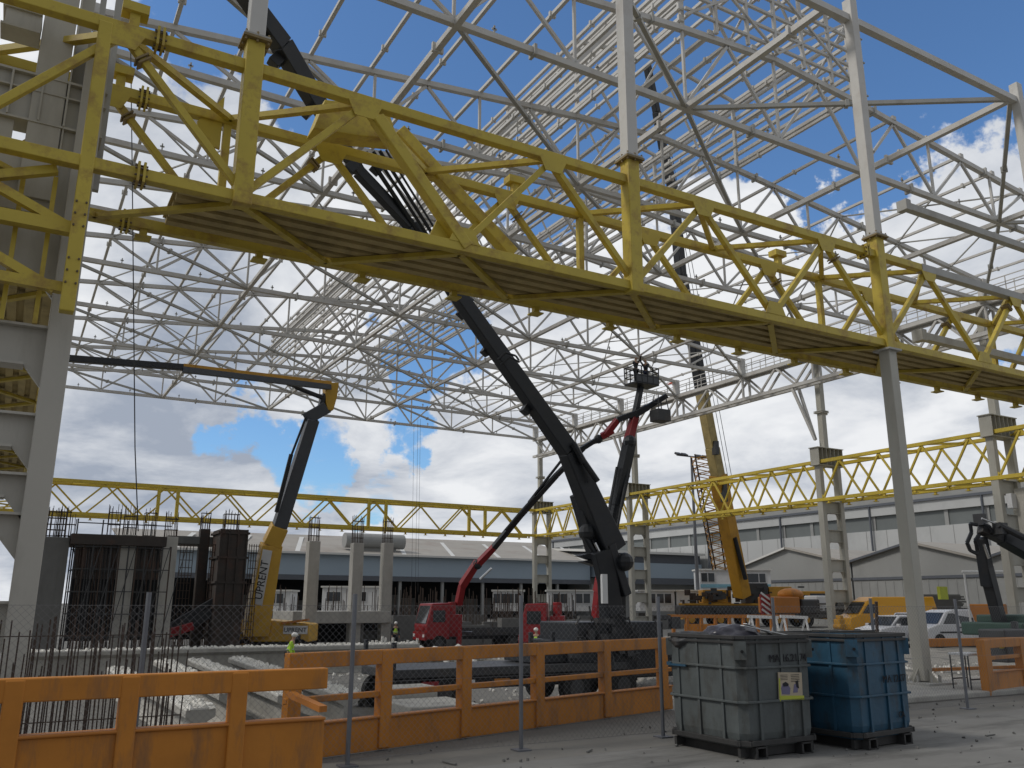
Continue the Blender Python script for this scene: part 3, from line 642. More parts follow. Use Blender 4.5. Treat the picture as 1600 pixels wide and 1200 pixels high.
# west eaves girder behind the pillar
t = thing('eaves_girder', 'pale lattice girder along the left eaves, partly behind the big pillar', 'girder', (0, 18, ZE))
G().beam((0, 18, ZE), (0, 77, ZE), .22).build('bottom_chord', 'steel', t); G().beam((0, 18, ztop(0)), (0, 77, ztop(0)), .2).build('top_chord', 'steel', t)
for a, b in zip(YF[1:-1], YF[2:]):
    m_ = (a+b)/2; G().beam((0, a, ztop(0)), (0, m_, ZE), .11).build('diagonal', 'steel', t); G().beam((0, m_, ZE), (0, b, ztop(0)), .11).build('diagonal', 'steel', t)
# hanging cables
for (x, y0_, y1_, Y, lb, r_) in ((206, 0, 640, 22, 'long black cable hanging in front of the left roof trusses', .012),):
    g = G(); a = at(203, -30, Y=Y); b = at(207, 300, Y=Y); c = at(211, 700, Y=Y); d_ = at(216, 830, Y=Y); g.path([a, b, c, d_], .014, 5); tag(g.build('hanging_cable', 'black'), lb, 'cable')
g = G()
for xx in (645, 651, 655): g.tube(at(xx+2, 655, Y=70), at(xx-2, 925, Y=70), .012, n=4)
tag(g.build('hoist_rope', 'dkgrey'), 'thin hoist ropes hanging free in front of the far sky', 'rope')

# ------------------------------------------------------------------ orange barriers
def barrier(label, A, B, z0, z1, panel_top, posts, rails, m='orange', th=.12, group='orange barriers', postw=.2):
    A = Vector((*A, 0)); B = Vector((*B, 0)); d = (B-A).normalized(); n = Vector((-d.y, d.x, 0)); Ln = (B-A).length
    t = thing('barrier', label, 'barrier', A+Vector((0, 0, z0)), group=group)
    U = Vector((0, 0, 1))
    def bar(a, b, za, zb, w, nm, mm=m, off=0.0):
        g = G(); p = A+d*a+n*off; q = A+d*b+n*off; g.beam(p+U*(za+zb)/2, q+U*(za+zb)/2, w, zb-za); return g.build(nm, mm, t, bevel=.012)
    bar(0, Ln, z1-.20, z1, th*1.2, 'top_rail')
    for (za, zb) in rails: bar(0, Ln, za, zb, th*.8, 'middle_rail')
    if panel_top: bar(0, Ln, z0, panel_top, th*.7, 'kick_panel'); bar(0, Ln, panel_top, panel_top+.03, th*1.3, 'ledge', 'orange2')
    for s_ in posts:
        g = G(); p = A+d*s_; g.beam(p+U*(z0+.02), p+U*(z1-.01), postw, th*1.35, up=n); g.build('post', m, t, bevel=.015)
    return t
def along(A, B, pts):   # distances of pixels columns along the plan line A-B
    out = []
    A = Vector(A); B = Vector(B); d = (B-A).normalized(); n = Vector((-d.y, d.x))
    for x, y in pts:
        r_ = ray(x, y); den = r_.x*n.x+r_.y*n.y; t_ = A.dot(n)/den; P = Vector((r_.x*t_, r_.y*t_)); out.append((P-A).dot(d))
    return out
A1, B1 = (-2.6, 9.0), (2.98, 9.0)
barrier('near orange steel barrier with solid lower panel, at the lower left of the view', A1, B1, 0, 1.36, .86, along(A1, B1, [(18, 1110), (200, 1100), (370, 1100)]), [], group='orange barriers along the fence', postw=.16)
A2, B2 = (3.35, 11.75), (11.6, 13.9)
ps = along(A2, B2, [(458, 1060), (600, 1060), (725, 1060), (840, 1060), (945, 1060), (1035, 1060)])
barrier('long orange barrier with window-like openings left of the grey skip', A2, B2, 0.02, 1.36, .44, ps, [(.72, .80)], group='orange barriers along the fence')
t = thing('barrier_brace', 'loose orange strut leaning at the end of the near orange barrier', 'strut', (3.1, 11.4, .6))
G().beam(at(455, 1085, Y=11.5), at(505, 1108, Y=10.6), .10, .07).build('strut', 'orange2', t)
A3, B3 = (19.6, 12.45), (26, 13.4)
barrier('orange barrier at the right frame edge, in front of the work table', A3, B3, 0, 1.24, .50, along(A3, B3, [(1540, 1040), (1597, 1040)])+[3.6, 5.2], [(.78, .86)], group='orange barriers along the fence', th=.14, postw=.3)
A4, B4 = (13.9, 14.6), (18.9, 14.8)
t = barrier('short orange barrier showing between the blue skip and the steel column', A4, B4, 0, 1.22, None, [.2, 4.4], [(.34, .45)], group='orange barriers along the fence')
A5, B5 = (20.3, 14.7), (26.4, 13.9)
barrier('orange rail behind the steel column, running to the right', A5, B5, 0, 1.16, None, [5.6], [(.36, .44)], group='orange barriers along the fence')

# ------------------------------------------------------------------ chain link fence
t = thing('chain_link_fence', 'thin chain link fence on slim grey posts standing across the foreground', 'fence', (1.5, 11.2, 0))
FY = 11.2; fx = [-3.6, -1.05, 1.5, 4.05, 6.6, 9.16, 11.72, 14.3, 16.9, 19.5, 22.1]
for x in fx:
    g = G(); g.tube((x, FY, 0), (x, FY, 2.12), .030, n=8); g.box((x, FY, .01), (.22, .22, .02)); g.build('post', 'galv', t)
g = G(); x0, x1 = fx[0], fx[-1]; z0, z1 = .06, 1.98; pitch = .085; Hh = z1-z0
k = x0-Hh
while k < x1:
    for s_ in (1, -1):
        a, b = k, k+Hh
        za, zb = (z0, z1) if s_ > 0 else (z1, z0)
        if a < x0: za += (zb-za)*(x0-a)/Hh; a = x0
        if b > x1: zb = za+(zb-za)*(x1-a)/(b-a); b = x1
        if b > a: g.tube((a, FY+.012*s_, za), (b, FY+.012*s_, zb), .0016, n=3, cap=False)
    k += pitch
g.build('wire_mesh', 'wire', t)
g = G()
for z in (.08, 1.0, 1.97): g.tube((x0, FY, z), (x1, FY, z), .0025, n=4)
g.each('line_wire', 'wire', t)

# ------------------------------------------------------------------ steel skips
def skip(label, cx, cy, rz, w, d, h, m, dk, marks):
    t = thing('skip', label, 'skip', (cx, cy, 0), rz, group=None)
    zb = .14; g = G(); c = .10
    def ring(hw, hd, z): return [(-hw+c, -hd, z), (hw-c, -hd, z), (hw, -hd+c, z), (hw, hd-c, z), (hw-c, hd, z), (-hw+c, hd, z), (-hw, hd-c, z), (-hw, -hd+c, z)]
    hw, hd = w/2, d/2
    v = ring(hw-.05, hd-.05, zb)+ring(hw-.015, hd-.015, zb+.18)+ring(hw, hd, h-.03)+ring(hw-.03, hd-.03, h-.03)+ring(hw-.045, hd-.045, zb+.22)+ring(hw-.08, hd-.08, zb+.05)
    f = []
    for k in range(5): f += [(k*8+i, k*8+(i+1) % 8, (k+1)*8+(i+1) % 8, (k+1)*8+i) for i in range(8)]
    f += [tuple(range(8))[::-1], tuple(range(40, 48))]
    g.add(v, f); g.build('body', m, t, world=False)
    def band(z, r_, nm, mm, ex=.012):
        p = ring(hw+ex, hd+ex, z); g = G()
        for i in range(8):
            q0, q1 = Vector(p[i]), Vector(p[(i+1) % 8]); dd = (q1-q0).normalized()*r_*.5; g.beam(q0-dd, q1+dd, r_, r_*.9)
        return g.build(nm, mm, t, world=False, bevel=.006)
    band(h-.02, .055, 'rim', dk, .004); band(h-.085, .04, 'rim', dk)
    for z in (h*.735, h*.455): band(z, .034, 'hoop', m)
    band(zb+.06, .075, 'bottom_rail', dk, -.01)
    g = G()
    for sx in (-.55, .1, .62):
        x = sx*hw; g.box((x, -hd-.004, (zb+h)/2), (.045, .022, h-zb-.1)); g.box((x, hd+.004, (zb+h)/2), (.045, .022, h-zb-.1))
    for sy in (-.5, .12, .66):
        y = sy*hd; g.box((-hw-.004, y, (zb+h)/2), (.022, .045, h-zb-.1)); g.box((hw+.004, y, (zb+h)/2), (.022, .045, h-zb-.1))
    g.each('stiffener', m, t, world=False)
    g = G()
    for sx in (-.62, .62):
        for o in (-.09, .09): g.box((sx*hw+o, 0, .075), (.035, d+.06, .15))
        g.box((sx*hw, 0, .145), (.22, d+.06, .02)); g.box((sx*hw, 0, .01), (.22, d+.06, .02))
    g.box((0, -hd+.12, .08), (w, .05, .12)); g.box((0, hd-.12, .08), (w, .05, .12)); g.build('fork_pocket', dk, t, world=False)
    g = G()
    for sx, sy in ((-1, -1), (1, -1), (1, 1), (-1, 1)):
        g.box((sx*(hw-.06), sy*(hd-.06), h-.19), (.17, .17, .24), (0, 0, math.pi/4))
    g.each('corner_lug', m, t, world=False)
    g = G()
    for sx, sy in ((-1, -1), (1, -1)): g.tube((sx*(hw-.02), sy*(hd+.02), h-.2), (sx*(hw+.0), sy*(hd+.04), h-.2), .022)
    g.each('lug_hole', 'dark', t, world=False)
    return t
gs = skip('grey steel skip with a yellow-edged notice on its side and a dark bag on top', 9.47, 9.80, R(1.0), 1.42, 1.50, 1.58, 'bing', 'bindk', None)
text('MA 16.21.74', .145, 'ink', gs, 'stencil_lettering', (.20, -.765, 1.27), (math.pi/2, 0, 0))
g = G(); g.box((.20, -.768, .90), (.47, .012, .36), (0, R(2.5), 0)); o = g.build('notice', 'signp', gs, world=False)
g = G(); g.box((.215, -.776, .745), (.47, .006, .055), (0, R(2.5), 0)); g.box((-.02, -.776, .86), (.022, .006, .30), (0, R(2.5), 0)); g.build('notice_band', 'signy', o, world=True) if False else g.each('notice_band', 'signy', gs, world=False)
g = G()
for k in range(5): g.box((.30, -.776, 1.045-.022*k), (.17, .003, .006))
for k in range(4): g.box((.08, -.776, 1.05-.02*k), (.14, .003, .005))
g.build('notice_lines', 'ink', gs, world=False)
g = G()
g.prism([(.02, -.775, .80), (.17, -.775, .79), (.19, -.775, .87), (.13, -.775, .95), (.05, -.775, .945), (.01, -.775, .88)], (0, -.003, 0)); g.prism([(.24, -.775, .81), (.33, -.775, .81), (.35, -.775, .93), (.27, -.775, .92)], (0, -.003, 0)); g.build('notice_drawing', 'inkp', gs, world=False)
g = G(); g.prism([(.05, -.779, .90), (.14, -.779, .90), (.16, -.779, .93), (.10, -.779, .96), (.04, -.779, .94)], (0, -.002, 0)); g.prism([(.31, -.779, .88), (.36, -.779, .86), (.35, -.779, .97), (.30, -.779, .96)], (0, -.002, 0)); g.build('notice_drawing', 'ink', gs, world=False)
g = G(); g.beam((-.74, .3, 1.14), (-.74, .68, 1.14), .03); g.box((-.745, .66, 1.15), (.03, .09, .05)); g.build('blue_clip', 'binb', gs, world=False)
bs = skip('blue steel skip, dented and dirty, standing right of the grey skip', 11.38, 9.62, R(5.5), 1.44, 1.50, 1.58, 'binb', 'bindk', None)
text('MA 12.07', .15, 'ink', bs, 'stencil_lettering', (.26, -.765, .93), (math.pi/2, 0, 0))
text('CA', .12, 'ink', bs, 'stencil_lettering', (.36, -.765, .42), (math.pi/2, 0, 0))
g = G(); g.box((0, 0, 1.50), (1.30, 1.36, .05)); g.box((-.1, .1, 1.60), (.9, .12, .03), (0, .02, .3)); g.box((.1, -.2, 1.60), (1.1, .10, .025), (.03, 0, -.05)); g.build('scrap_fill', 'bindk', bs, world=False)
# bag on the grey skip
def lump(name, m, c, r_, seed, parent=None, sq=(1, .8, .6)):
    bm = bmesh.new(); bmesh.ops.create_icosphere(bm, subdivisions=4, radius=1)
    rr_ = random.Random(seed); ph = [rr_.uniform(0, 6) for _ in range(6)]
    for v in bm.verts:
        n = v.co.normalized(); k = 1+.10*math.sin(3*n.x+ph[0]+2*n.y)+.07*math.sin(7*n.y+ph[1]+4*n.z)+.05*math.sin(13*n.x+ph[2]+6*n.z)+.03*math.sin(23*n.z+ph[3]+9*n.x)
        v.co = Vector(c)+Vector((n.x*sq[0], n.y*sq[1], n.z*sq[2]))*r_*k
    me = bpy.data.meshes.new(name); bm.to_mesh(me); bm.free(); me.materials.append(M[m])
    for p in me.polygons: p.use_smooth = True
    o = bpy.data.objects.new(name, me); COL.objects.link(o); return o
o = lump('refuse_bag', 'bag', (9.55, 10.0, 1.50), .48, 4, sq=(1, .75, .42)); tag(o, 'dark shiny refuse bag bulging out of the grey skip', 'bag')
o = lump('refuse_bag', 'dkgrey', (9.0, 10.2, 1.47), .34, 9, sq=(.9, .9, .4)); tag(o, 'black crumpled sack at the left inside the grey skip', 'bag')
g = G(); g.beam((9.5, 9.7, 1.70), (10.12, 9.42, 1.56), .16, .012); g.beam((9.75, 9.9, 1.72), (10.2, 9.8, 1.57), .10, .01); tag(g.build('plastic_strip', 'white'), 'white plastic strips lying over the refuse bag', 'strip')

# ------------------------------------------------------------------ left foreground: starter bars, precast beams, pit wall
t = thing('starter_bars', 'dense rows of upright rebar standing behind the near orange barrier', 'rebar', (.9, 13.2, -.9))
rr = random.Random(11); k = 0
for row, (ya, n, xa_, xb_) in enumerate([(12.4, 40, -1.6, 2.0), (13.0, 24, -.6, 2.2), (13.6, 26, .2, 2.4)]):
    for i in range(n):
        x = xa_+(xb_-xa_)*i/(n-1)+rr.uniform(-.04, .04); hgt_ = 1.72+rr.uniform(-.22, .12)-(.45 if i % 3 == 1 else 0)
        G().tube((x, ya+rr.uniform(-.05, .05), -.9), (x+rr.uniform(-.05, .05), ya+rr.uniform(-.05, .05), hgt_), .010, n=5).build('bar', 'rebar', t)
g = G(); 
for z in (1.60, .6, .2, -.2): g.tube((-2.2, 12.38, z), (2.2, 12.38, z), .009, n=4)
g.each('tie_bar', 'rebar', t)
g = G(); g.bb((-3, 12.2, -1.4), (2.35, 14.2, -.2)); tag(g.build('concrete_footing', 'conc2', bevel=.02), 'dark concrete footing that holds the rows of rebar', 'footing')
def precast(label, a, b, w, h, ztop_, flange=True, grp='precast beams laid in the pit'):
    t = thing('precast_beam', label, 'beam', (a[0], a[1], ztop_-h), group=grp)
    A = Vector((*a, ztop_)); B = Vector((*b, ztop_)); d = (B-A).normalized(); n = Vector((-d.y, d.x, 0))
    prof = [(-w*.5, -h), (w*.5, -h), (w*.5, -h+.15), (w*.13, -h+.3), (w*.13, -.28), (w*.42, -.15), (w*.42, 0), (-w*.42, 0), (-w*.42, -.15), (-w*.13, -.28), (-w*.13, -h+.3), (-w*.5, -h+.15)]
    G().prism([A+n*x+Vector((0, 0, z)) for x, z in prof], B-A).build('body', 'conc', t, bevel=.015)
    g = G(); Ln = (B-A).length; s_ = 0; r_ = random.Random(int(a[0]*100))
    g.beam(A+Vector((0, 0, .02)), B+Vector((0, 0, .02)), w*.80, .04)
    while s_ < Ln:
        for o in (-.3, -.1, .12, .3):
            q = A+d*(s_+r_.uniform(-.05, .05))+n*w*o; hh = r_.uniform(.03, .12); g.box(q+Vector((0, 0, hh/2)), (r_.uniform(.05, .14), r_.uniform(.04, .10), hh), (r_.random()*.5, r_.random()*.5, r_.random()*3))
        s_ += .22
    g.build('rough_top', 'rubble', t)
zt_ = -.22
precast('precast concrete beam with rough white top, leftmost of the four lying lengthwise', (4.0, 20.3), (3.7, 34), .75, 1.0, zt_)
precast('precast concrete beam with rough white top, second from the left', (5.35, 23.5), (5.75, 37.5), .75, 1.0, zt_)
precast('precast concrete beam with rough white top, third from the left', (6.5, 22.3), (7.0, 37.5), .75, 1.0, zt_)
precast('precast concrete beam with rough white top, rightmost, ending under the barrier corner', (7.85, 21.9), (8.7, 38), .75, 1.0, zt_)
precast('long precast concrete beam lying crosswise behind the other beams', (1.0, 39.6), (17.6, 39.8), .9, 1.35, .12)
g = G(); g.bb((8.6, 19.6, -1.05), (10.4, 21.5, -.35)); g.bb((9.0, 21.6, -1.05), (10.2, 22.6, -.1)); tag(g.build('concrete_block', 'conc', bevel=.03), 'pale concrete blocks beside the end of the rightmost precast beam', 'block')
g = G(); g.bb((9.3, 25.3, -.75), (11.5, 25.9, -.62)); g.bb((9.6, 25.3, -1), (9.8, 25.9, -.75)); g.bb((11, 25.3, -1), (11.2, 25.9, -.75)); tag(g.build('concrete_slab', 'conc2'), 'flat concrete slab on two bearers beyond the barrier', 'slab')

# ------------------------------------------------------------------ concrete frame under construction, left
def rebar_bundle(g, x, y, z0, z1, w, n, rr_):
    for i in range(n):
        a = 2*math.pi*i/n; px = x+w*.5*max(-1, min(1, 1.3*math.cos(a))); py = y+w*.5*max(-1, min(1, 1.3*math.sin(a)))
        g.tube((px, py, z0), (px+rr_.uniform(-.04, .04), py+rr_.uniform(-.04, .04), z1+rr_.uniform(-.3, .1)), .018, n=4)
    for z in (z0+.35, z0+.9, z0+1.5):
        if z < z1: g.box((x, y, z), (w*1.02, .03, .03)); g.box((x, y-w*.5, z), (w*1.02, .03, .03)); g.box((x-w*.5, y, z), (.03, w, .03)); g.box((x+w*.5, y, z), (.03, w, .03))
def conc_col(label, px0, px1, ptop, pbot, Y, preb, m='conc', d=.8, n=14, form=False):
    a = at(px0, ptop, Y=Y); b = at(px1, ptop, Y=Y); zb = at((px0+px1)/2, pbot, Y=Y).z; w = abs(b.x-a.x)*.92; xc = (a.x+b.x)/2
    a2 = at(px0, pbot, Y=Y); b2 = at(px1, pbot, Y=Y)
    t = thing('concrete_column', label, 'column', (xc, Y, min(zb, -.9)), group='concrete columns under construction')
    g = G(); g.bb((xc-w/2, Y-.02, min(zb, -1)), (xc+w/2, Y+d, a.z)); g.build('shaft', m, t, bevel=.03)
    if form:
        g = G()
        for k in range(5):
            z = min(zb, 0)+.4+(a.z-min(zb, 0)-.6)*k/4; g.box((xc, Y+d/2, z), (w+.2, d+.2, .12))
        for s_ in (-.5, -.17, .17, .5): g.box((xc+s_*w*.96, Y-.06, (a.z+zb)/2), (.08, .08, a.z-zb))
        g.build('formwork_wale', 'form', t)
    if preb:
        g = G(); rebar_bundle(g, xc, Y+d/2, a.z, at(px0, preb, Y=Y).z, min(w, .9)*.85, n, random.Random(int(px0))); g.each('starter_bar', 'rebar', t)
    return t
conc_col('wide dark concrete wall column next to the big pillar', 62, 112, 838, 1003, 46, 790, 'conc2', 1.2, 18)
conc_col('concrete column standing inside the dark scaffold, left one', 190, 216, 835, 975, 46, 790, 'conc', .7)
conc_col('concrete column at the right edge of the dark scaffold', 256, 280, 838, 975, 47, 800, 'conc', .7)
conc_col('slim dark bundle of rebar and formwork left of the dark tower', 313, 330, 826, 965, 52, 800, 'form', .5)
conc_col('concrete tower wrapped in dark formwork left of the yellow lift', 343, 390, 826, 975, 50, 793, 'form', 2.0, 18, form=True)
conc_col('tall bare concrete column with rebar, right of the yellow lift', 483, 502, 845, 990, 55, 806, 'conc', .7)
conc_col('bare concrete column with rebar, left of the twin pair', 552, 570, 848, 958, 58, 806, 'conc', .7)
conc_col('bare concrete column with rebar, right of the twin pair', 600, 616, 848, 990, 58, 808, 'conc', .7)
for k, px in enumerate((82, 98, 107, 178, 235)):
    g = G(); a = at(px, 838, Y=47); rebar_bundle(g, a.x, 47.6, a.z-.3, at(px, 788+k % 3*6, Y=47).z, .55, 10, random.Random(k)); tag(g.build('rebar_cage', 'rebar'), 'rusty rebar cage sticking up from the unfinished concrete frame', 'rebar', 'rebar cages on the left concrete frame')
# slab edge and scaffold between the columns
def pbox(px0, py0, px1, py1, Y, d, name, m, label, cat, bev=.02, grp=None):
    a = at(px0, py0, Y=Y); b = at(px1, py0, Y=Y); zb = at((px0+px1)/2, py1, Y=Y).z
    g = G(); g.bb((a.x, Y, zb), (b.x, Y+d, (a.z+b.z)/2)); o = g.build(name, m, bevel=bev); tag(o, label, cat, grp); return o
pbox(112, 836, 262, 852, 45.6, 3.2, 'formwork_deck', 'form', 'dark formwork deck with timber edge on top of the scaffold', 'formwork')
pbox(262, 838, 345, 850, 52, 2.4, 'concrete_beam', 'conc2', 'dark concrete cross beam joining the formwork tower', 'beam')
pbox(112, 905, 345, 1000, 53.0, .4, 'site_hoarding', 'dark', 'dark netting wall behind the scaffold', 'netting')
pbox(118, 852, 255, 905, 51.0, .2, 'site_hoarding', 'form', 'dark plywood sheets hung behind the scaffold uprights', 'netting')
t = thing('scaffold', 'dark dense scaffold under the formwork deck beside the big pillar', 'scaffold', at(110, 985, Y=46))
rr = random.Random(5)
xs0 = at(112, 900, Y=46).x; xs1 = at(262, 900, Y=46).x; zz0 = -1.0; zz1 = at(180, 852, Y=46).z
for i in range(12):
    x = xs0+(xs1-xs0)*i/11
    for y in (45.8, 47.4, 49.0): G().tube((x, y, zz0), (x, y, zz1), .035, n=5).build('upright', 'rebar' if i % 2 else 'dkgrey', t)
g = G()
for k in range(6):
    z = zz0+.4+(zz1-zz0-.5)*k/5
    for y in (45.8, 47.4, 49.0): g.tube((xs0, y, z), (xs1, y, z), .03, n=4)
g.each('ledger', 'dkgrey', t)
g = G()
for i in range(0, 11, 2):
    x = xs0+(xs1-xs0)*i/11; g.tube((x, 45.75, zz0), (x+1.1, 45.75, zz1), .025, n=4); g.tube((x+1.1, 47.4, zz0), (x, 47.4, zz1), .025, n=4)
g.each('bracing', 'dkgrey', t)
g = G(); x = xs0
while x < xs1: g.box((x, 46.3, at(180, 830, Y=46).z), (.06, .06, 1.1)); x += 1.1
g.box(((xs0+xs1)/2, 46.3, at(180, 831, Y=46).z+.4), (xs1-xs0, .05, .05)); g.build('guard_rail', 'dkgrey', t)
# reinforcing cages beside the formwork tower
for (px0, px1, Y) in ((283, 303, 52), (330, 343, 51), (390, 405, 51)):
    t = thing('rebar_cage', 'tall open rebar cage %s' % {283: 'right of the scaffold', 330: 'left side of the dark formwork tower', 390: 'between the formwork tower and the yellow lift'}[px0], 'rebar', at(px0, 985, Y=Y))
    a = at(px0, 850, Y=Y); b = at(px1, 850, Y=Y); zb = -1
    for i in range(5):
        x = a.x+(b.x-a.x)*i/4; G().tube((x, Y, zb), (x, Y, a.z), .025, n=4).build('bar', 'rebar', t)
    g = G(); z = zb+.3
    while z < a.z: g.box(((a.x+b.x)/2, Y, z), (b.x-a.x, .03, .035)); z += .42
    g.each('link', 'rebar', t)
# concrete deck and plinths the twin columns stand on
pbox(458, 955, 612, 974, 57.6, 5, 'concrete_deck', 'conc', 'raised concrete deck carrying the twin bare columns', 'deck', .04)
for i, px in enumerate((468, 556, 604)): pbox(px, 974, px+13, 1003, 58.2, .8, 'concrete_stub', 'conc2', 'short concrete stub under the raised concrete deck', 'column', .02, 'stubs under the raised deck')
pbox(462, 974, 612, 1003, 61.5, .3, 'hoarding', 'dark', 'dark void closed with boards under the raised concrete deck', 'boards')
# forest of small rebar and props behind (countless)
g = G(); rr = random.Random(21)
for i in range(420):
    px = rr.uniform(620, 900) if i % 2 else rr.uniform(120, 620); Y = rr.uniform(60, 70); a = at(px, 975, Y=Y); hh = rr.uniform(1.0, 3.4); g.tube((a.x, Y, -1), (a.x+rr.uniform(-.08, .08), Y, -1+hh+1), .03, n=4)
tag(g.build('rebar_thicket', 'rebar'), 'thicket of rebar and props across the middle of the site', 'rebar', kind='stuff')
g = G(); rr = random.Random(22)
for i in range(160):
    px = rr.uniform(620, 1060); Y = rr.uniform(61, 74); a = at(px, 975, Y=Y); w_ = rr.uniform(.5, 2.2); h_ = rr.uniform(.3, 1.3); g.box((a.x, Y, -1+h_/2), (w_, rr.uniform(.4, 1.2), h_), (0, 0, rr.random()*.4-.2))
tag(g.build('material_stacks', 'wood'), 'low stacks of timber and formwork across the far floor', 'materials', kind='stuff')
g = G(); rr = random.Random(23)
for i in range(120):
    px = rr.uniform(560, 1060); Y = rr.uniform(58, 76); a = at(px, 975, Y=Y); w_ = rr.uniform(.6, 3); h_ = rr.uniform(.4, 2.2); g.box((a.x, Y, -1+h_/2), (w_, rr.uniform(.3, 1), h_), (0, 0, rr.random()*.4-.2))
tag(g.build('site_clutter', 'conc2'), 'grey clutter of moulds and stacked parts on the far floor', 'materials', kind='stuff')
# rubble heap in front of the red truck
g = G(); rr = random.Random(31)
for i in range(260):
    px = rr.uniform(500, 760); Y = rr.uniform(41, 44); a = at(px, 1012, Y=Y); s_ = rr.uniform(.10, .38); g.box((a.x, Y, -.95+rr.uniform(0, .55)), (s_*1.6, s_, s_), (rr.random(), rr.random(), rr.random()*3), .8)
for i in range(18): px = rr.uniform(560, 660); a = at(px, 1005, Y=42); g.box((a.x, 42, -.2), (.10, .10, rr.uniform(.4, 1.3)), (rr.uniform(-.2, .2), .1, 0))
tag(g.build('rubble_heap', 'rubble'), 'heap of broken white concrete in front of the left red truck', 'rubble', kind='stuff')

# ------------------------------------------------------------------ far buildings
YB = 105.0
def ax(x, y): return at(x, y, Y=YB)
t = thing('industrial_building', 'long low building with blue-grey cladding and weathered roof behind the hall', 'building', (60, YB, 0))
xa, xb = 12.0, 73.5
G().bb((xa, YB, 5.35), (xb, YB+30, 7.85)).build('wall', 'sheetblue', t)
g = G(); g.add([(xa-1, YB-.6, 7.85), (xb+.2, YB-.6, 7.85), (xb+.2, YB+16, 11.4), (xa-1, YB+16, 11.0), (xa-1, YB-.6, 8.05), (xb+.2, YB-.6, 8.05), (xb+.2, YB+16, 11.6), (xa-1, YB+16, 11.2)], [(0, 1, 2, 3), (4, 5, 6, 7), (0, 1, 5, 4), (1, 2, 6, 5), (2, 3, 7, 6), (3, 0, 4, 7)]); g.build('roof', 'roofold', t)
g = G(); g.bb((xa-1, YB-.75, 7.82), (xb, YB-.5, 8.06)); g.build('gutter', 'rooflt', t)
g = G()
for k in range(9): x = xa+4+7*k; g.add([(x, YB-.2, 8.14), (x+.6, YB-.2, 8.14), (x+4.6, YB+12, 10.75), (x+4.0, YB+12, 10.75)], [(0, 1, 2, 3)])
g.each('roof_strip', 'rooflt', t)
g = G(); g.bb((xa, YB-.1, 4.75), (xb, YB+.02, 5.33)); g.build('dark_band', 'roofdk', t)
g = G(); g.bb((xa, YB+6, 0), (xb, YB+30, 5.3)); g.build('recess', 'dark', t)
for k in range(11): G().box((xa+2+6*k, YB+.3, 2.4), (.35, .35, 4.8)).build('column', 'sheetmid', t)
g = G(); rr = random.Random(2)
for k in range(26): g.box((xa+2+2.4*k, YB+5.8, 1.2+rr.random()), (rr.uniform(.5, 2), .3, rr.uniform(.6, 2.4)))
g.each('stored_goods', 'conc2', t)
t = thing('industrial_building', 'blue-grey building wing with a dark clerestory band, right of the black boom', 'building', (84, YB, 0))
xa, xb = 74.0, 94.0
G().bb((xa, YB-1, 5.8), (xb, YB+24, 8.0)).build('wall', 'sheetblue', t)
G().bb((xa, YB-.7, 8.0), (xb, YB+24, 9.3)).build('clerestory', 'roofdk', t)
g = G(); g.prism([(xa-.6, YB-1.6, 9.3), (xb+.3, YB-1.6, 9.3), (xb+.3, YB+24, 10.3), (xa-.6, YB+24, 11)], (0, 0, .35)); g.build('roof', 'rooflt', t)
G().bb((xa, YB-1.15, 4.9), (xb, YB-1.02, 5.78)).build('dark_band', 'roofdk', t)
G().bb((xa, YB+1, 0), (xb, YB+24, 5.7)).build('recess', 'sheetmid', t)
g = G(); a = at(538, 845, Y=YB+2); b = at(630, 845, Y=YB+2); g.tube((a.x, YB+2, a.z+.1), (b.x, YB+2, a.z+.1), .95, n=20); g.box(((a.x+b.x)/2, YB+2, a.z-1.0), (6, .4, .4)); g.box((a.x+1.2, YB+2, a.z-1.6), (.3, .6, 1.4)); g.box((b.x-1.2, YB+2, a.z-1.6), (.3, .6, 1.4))
tag(g.build('roof_duct', 'sheetmid', smooth=False), 'big round grey duct lying on the edge of the low roof', 'duct')
# hangar on the right
XH = 95.0
t = thing('hangar', 'huge pale hangar filling the right background, with a dark window band', 'building', (XH, 90, 0))
ya, yb = 20.0, 150.0
G().bb((XH, ya, 0), (XH+50, yb, 11.1)).build('wall', 'sheetlt', t)
G().bb((XH+.15, ya, 11.1), (XH+50, yb, 12.9)).build('window_band', 'sheetdk', t)
G().bb((XH-.25, ya, 12.9), (XH+50, yb, 14.1)).build('fascia', 'sheetlt', t)
G().bb((XH-.5, ya, 14.1), (XH+51, yb, 14.4)).build('gutter', 'roofdk', t)
G().bb((XH-.3, ya, 14.4), (XH+2, yb, 15.3)).build('parapet', 'sheetmid', t)
g = G(); g.prism([(XH+2.1, ya, 14.45), (XH+25, ya, 17.0), (XH+50, ya, 14.45)], (0, yb-ya, 0)); g.build('roof', 'sheetmid', t)
g = G()
for k in range(9): y = ya+8+15*k; g.tube((XH-.35, y, 0), (XH-.35, y, 14.1), .14, n=6)
g.each('downpipe', 'roofdk', t)
g = G()
for k in range(26): y = ya+2.5+5*k; g.bb((XH+.02, y, 11.1), (XH+.12, y+.5, 12.9))
g.each('mullion', 'sheetmid', t)
g = G()
for k in range(43): y = ya+3*k; g.bb((XH-.03, y, 0), (XH-.0, y+.05, 11.1))
g.build('panel_joint', 'sheetmid', t)
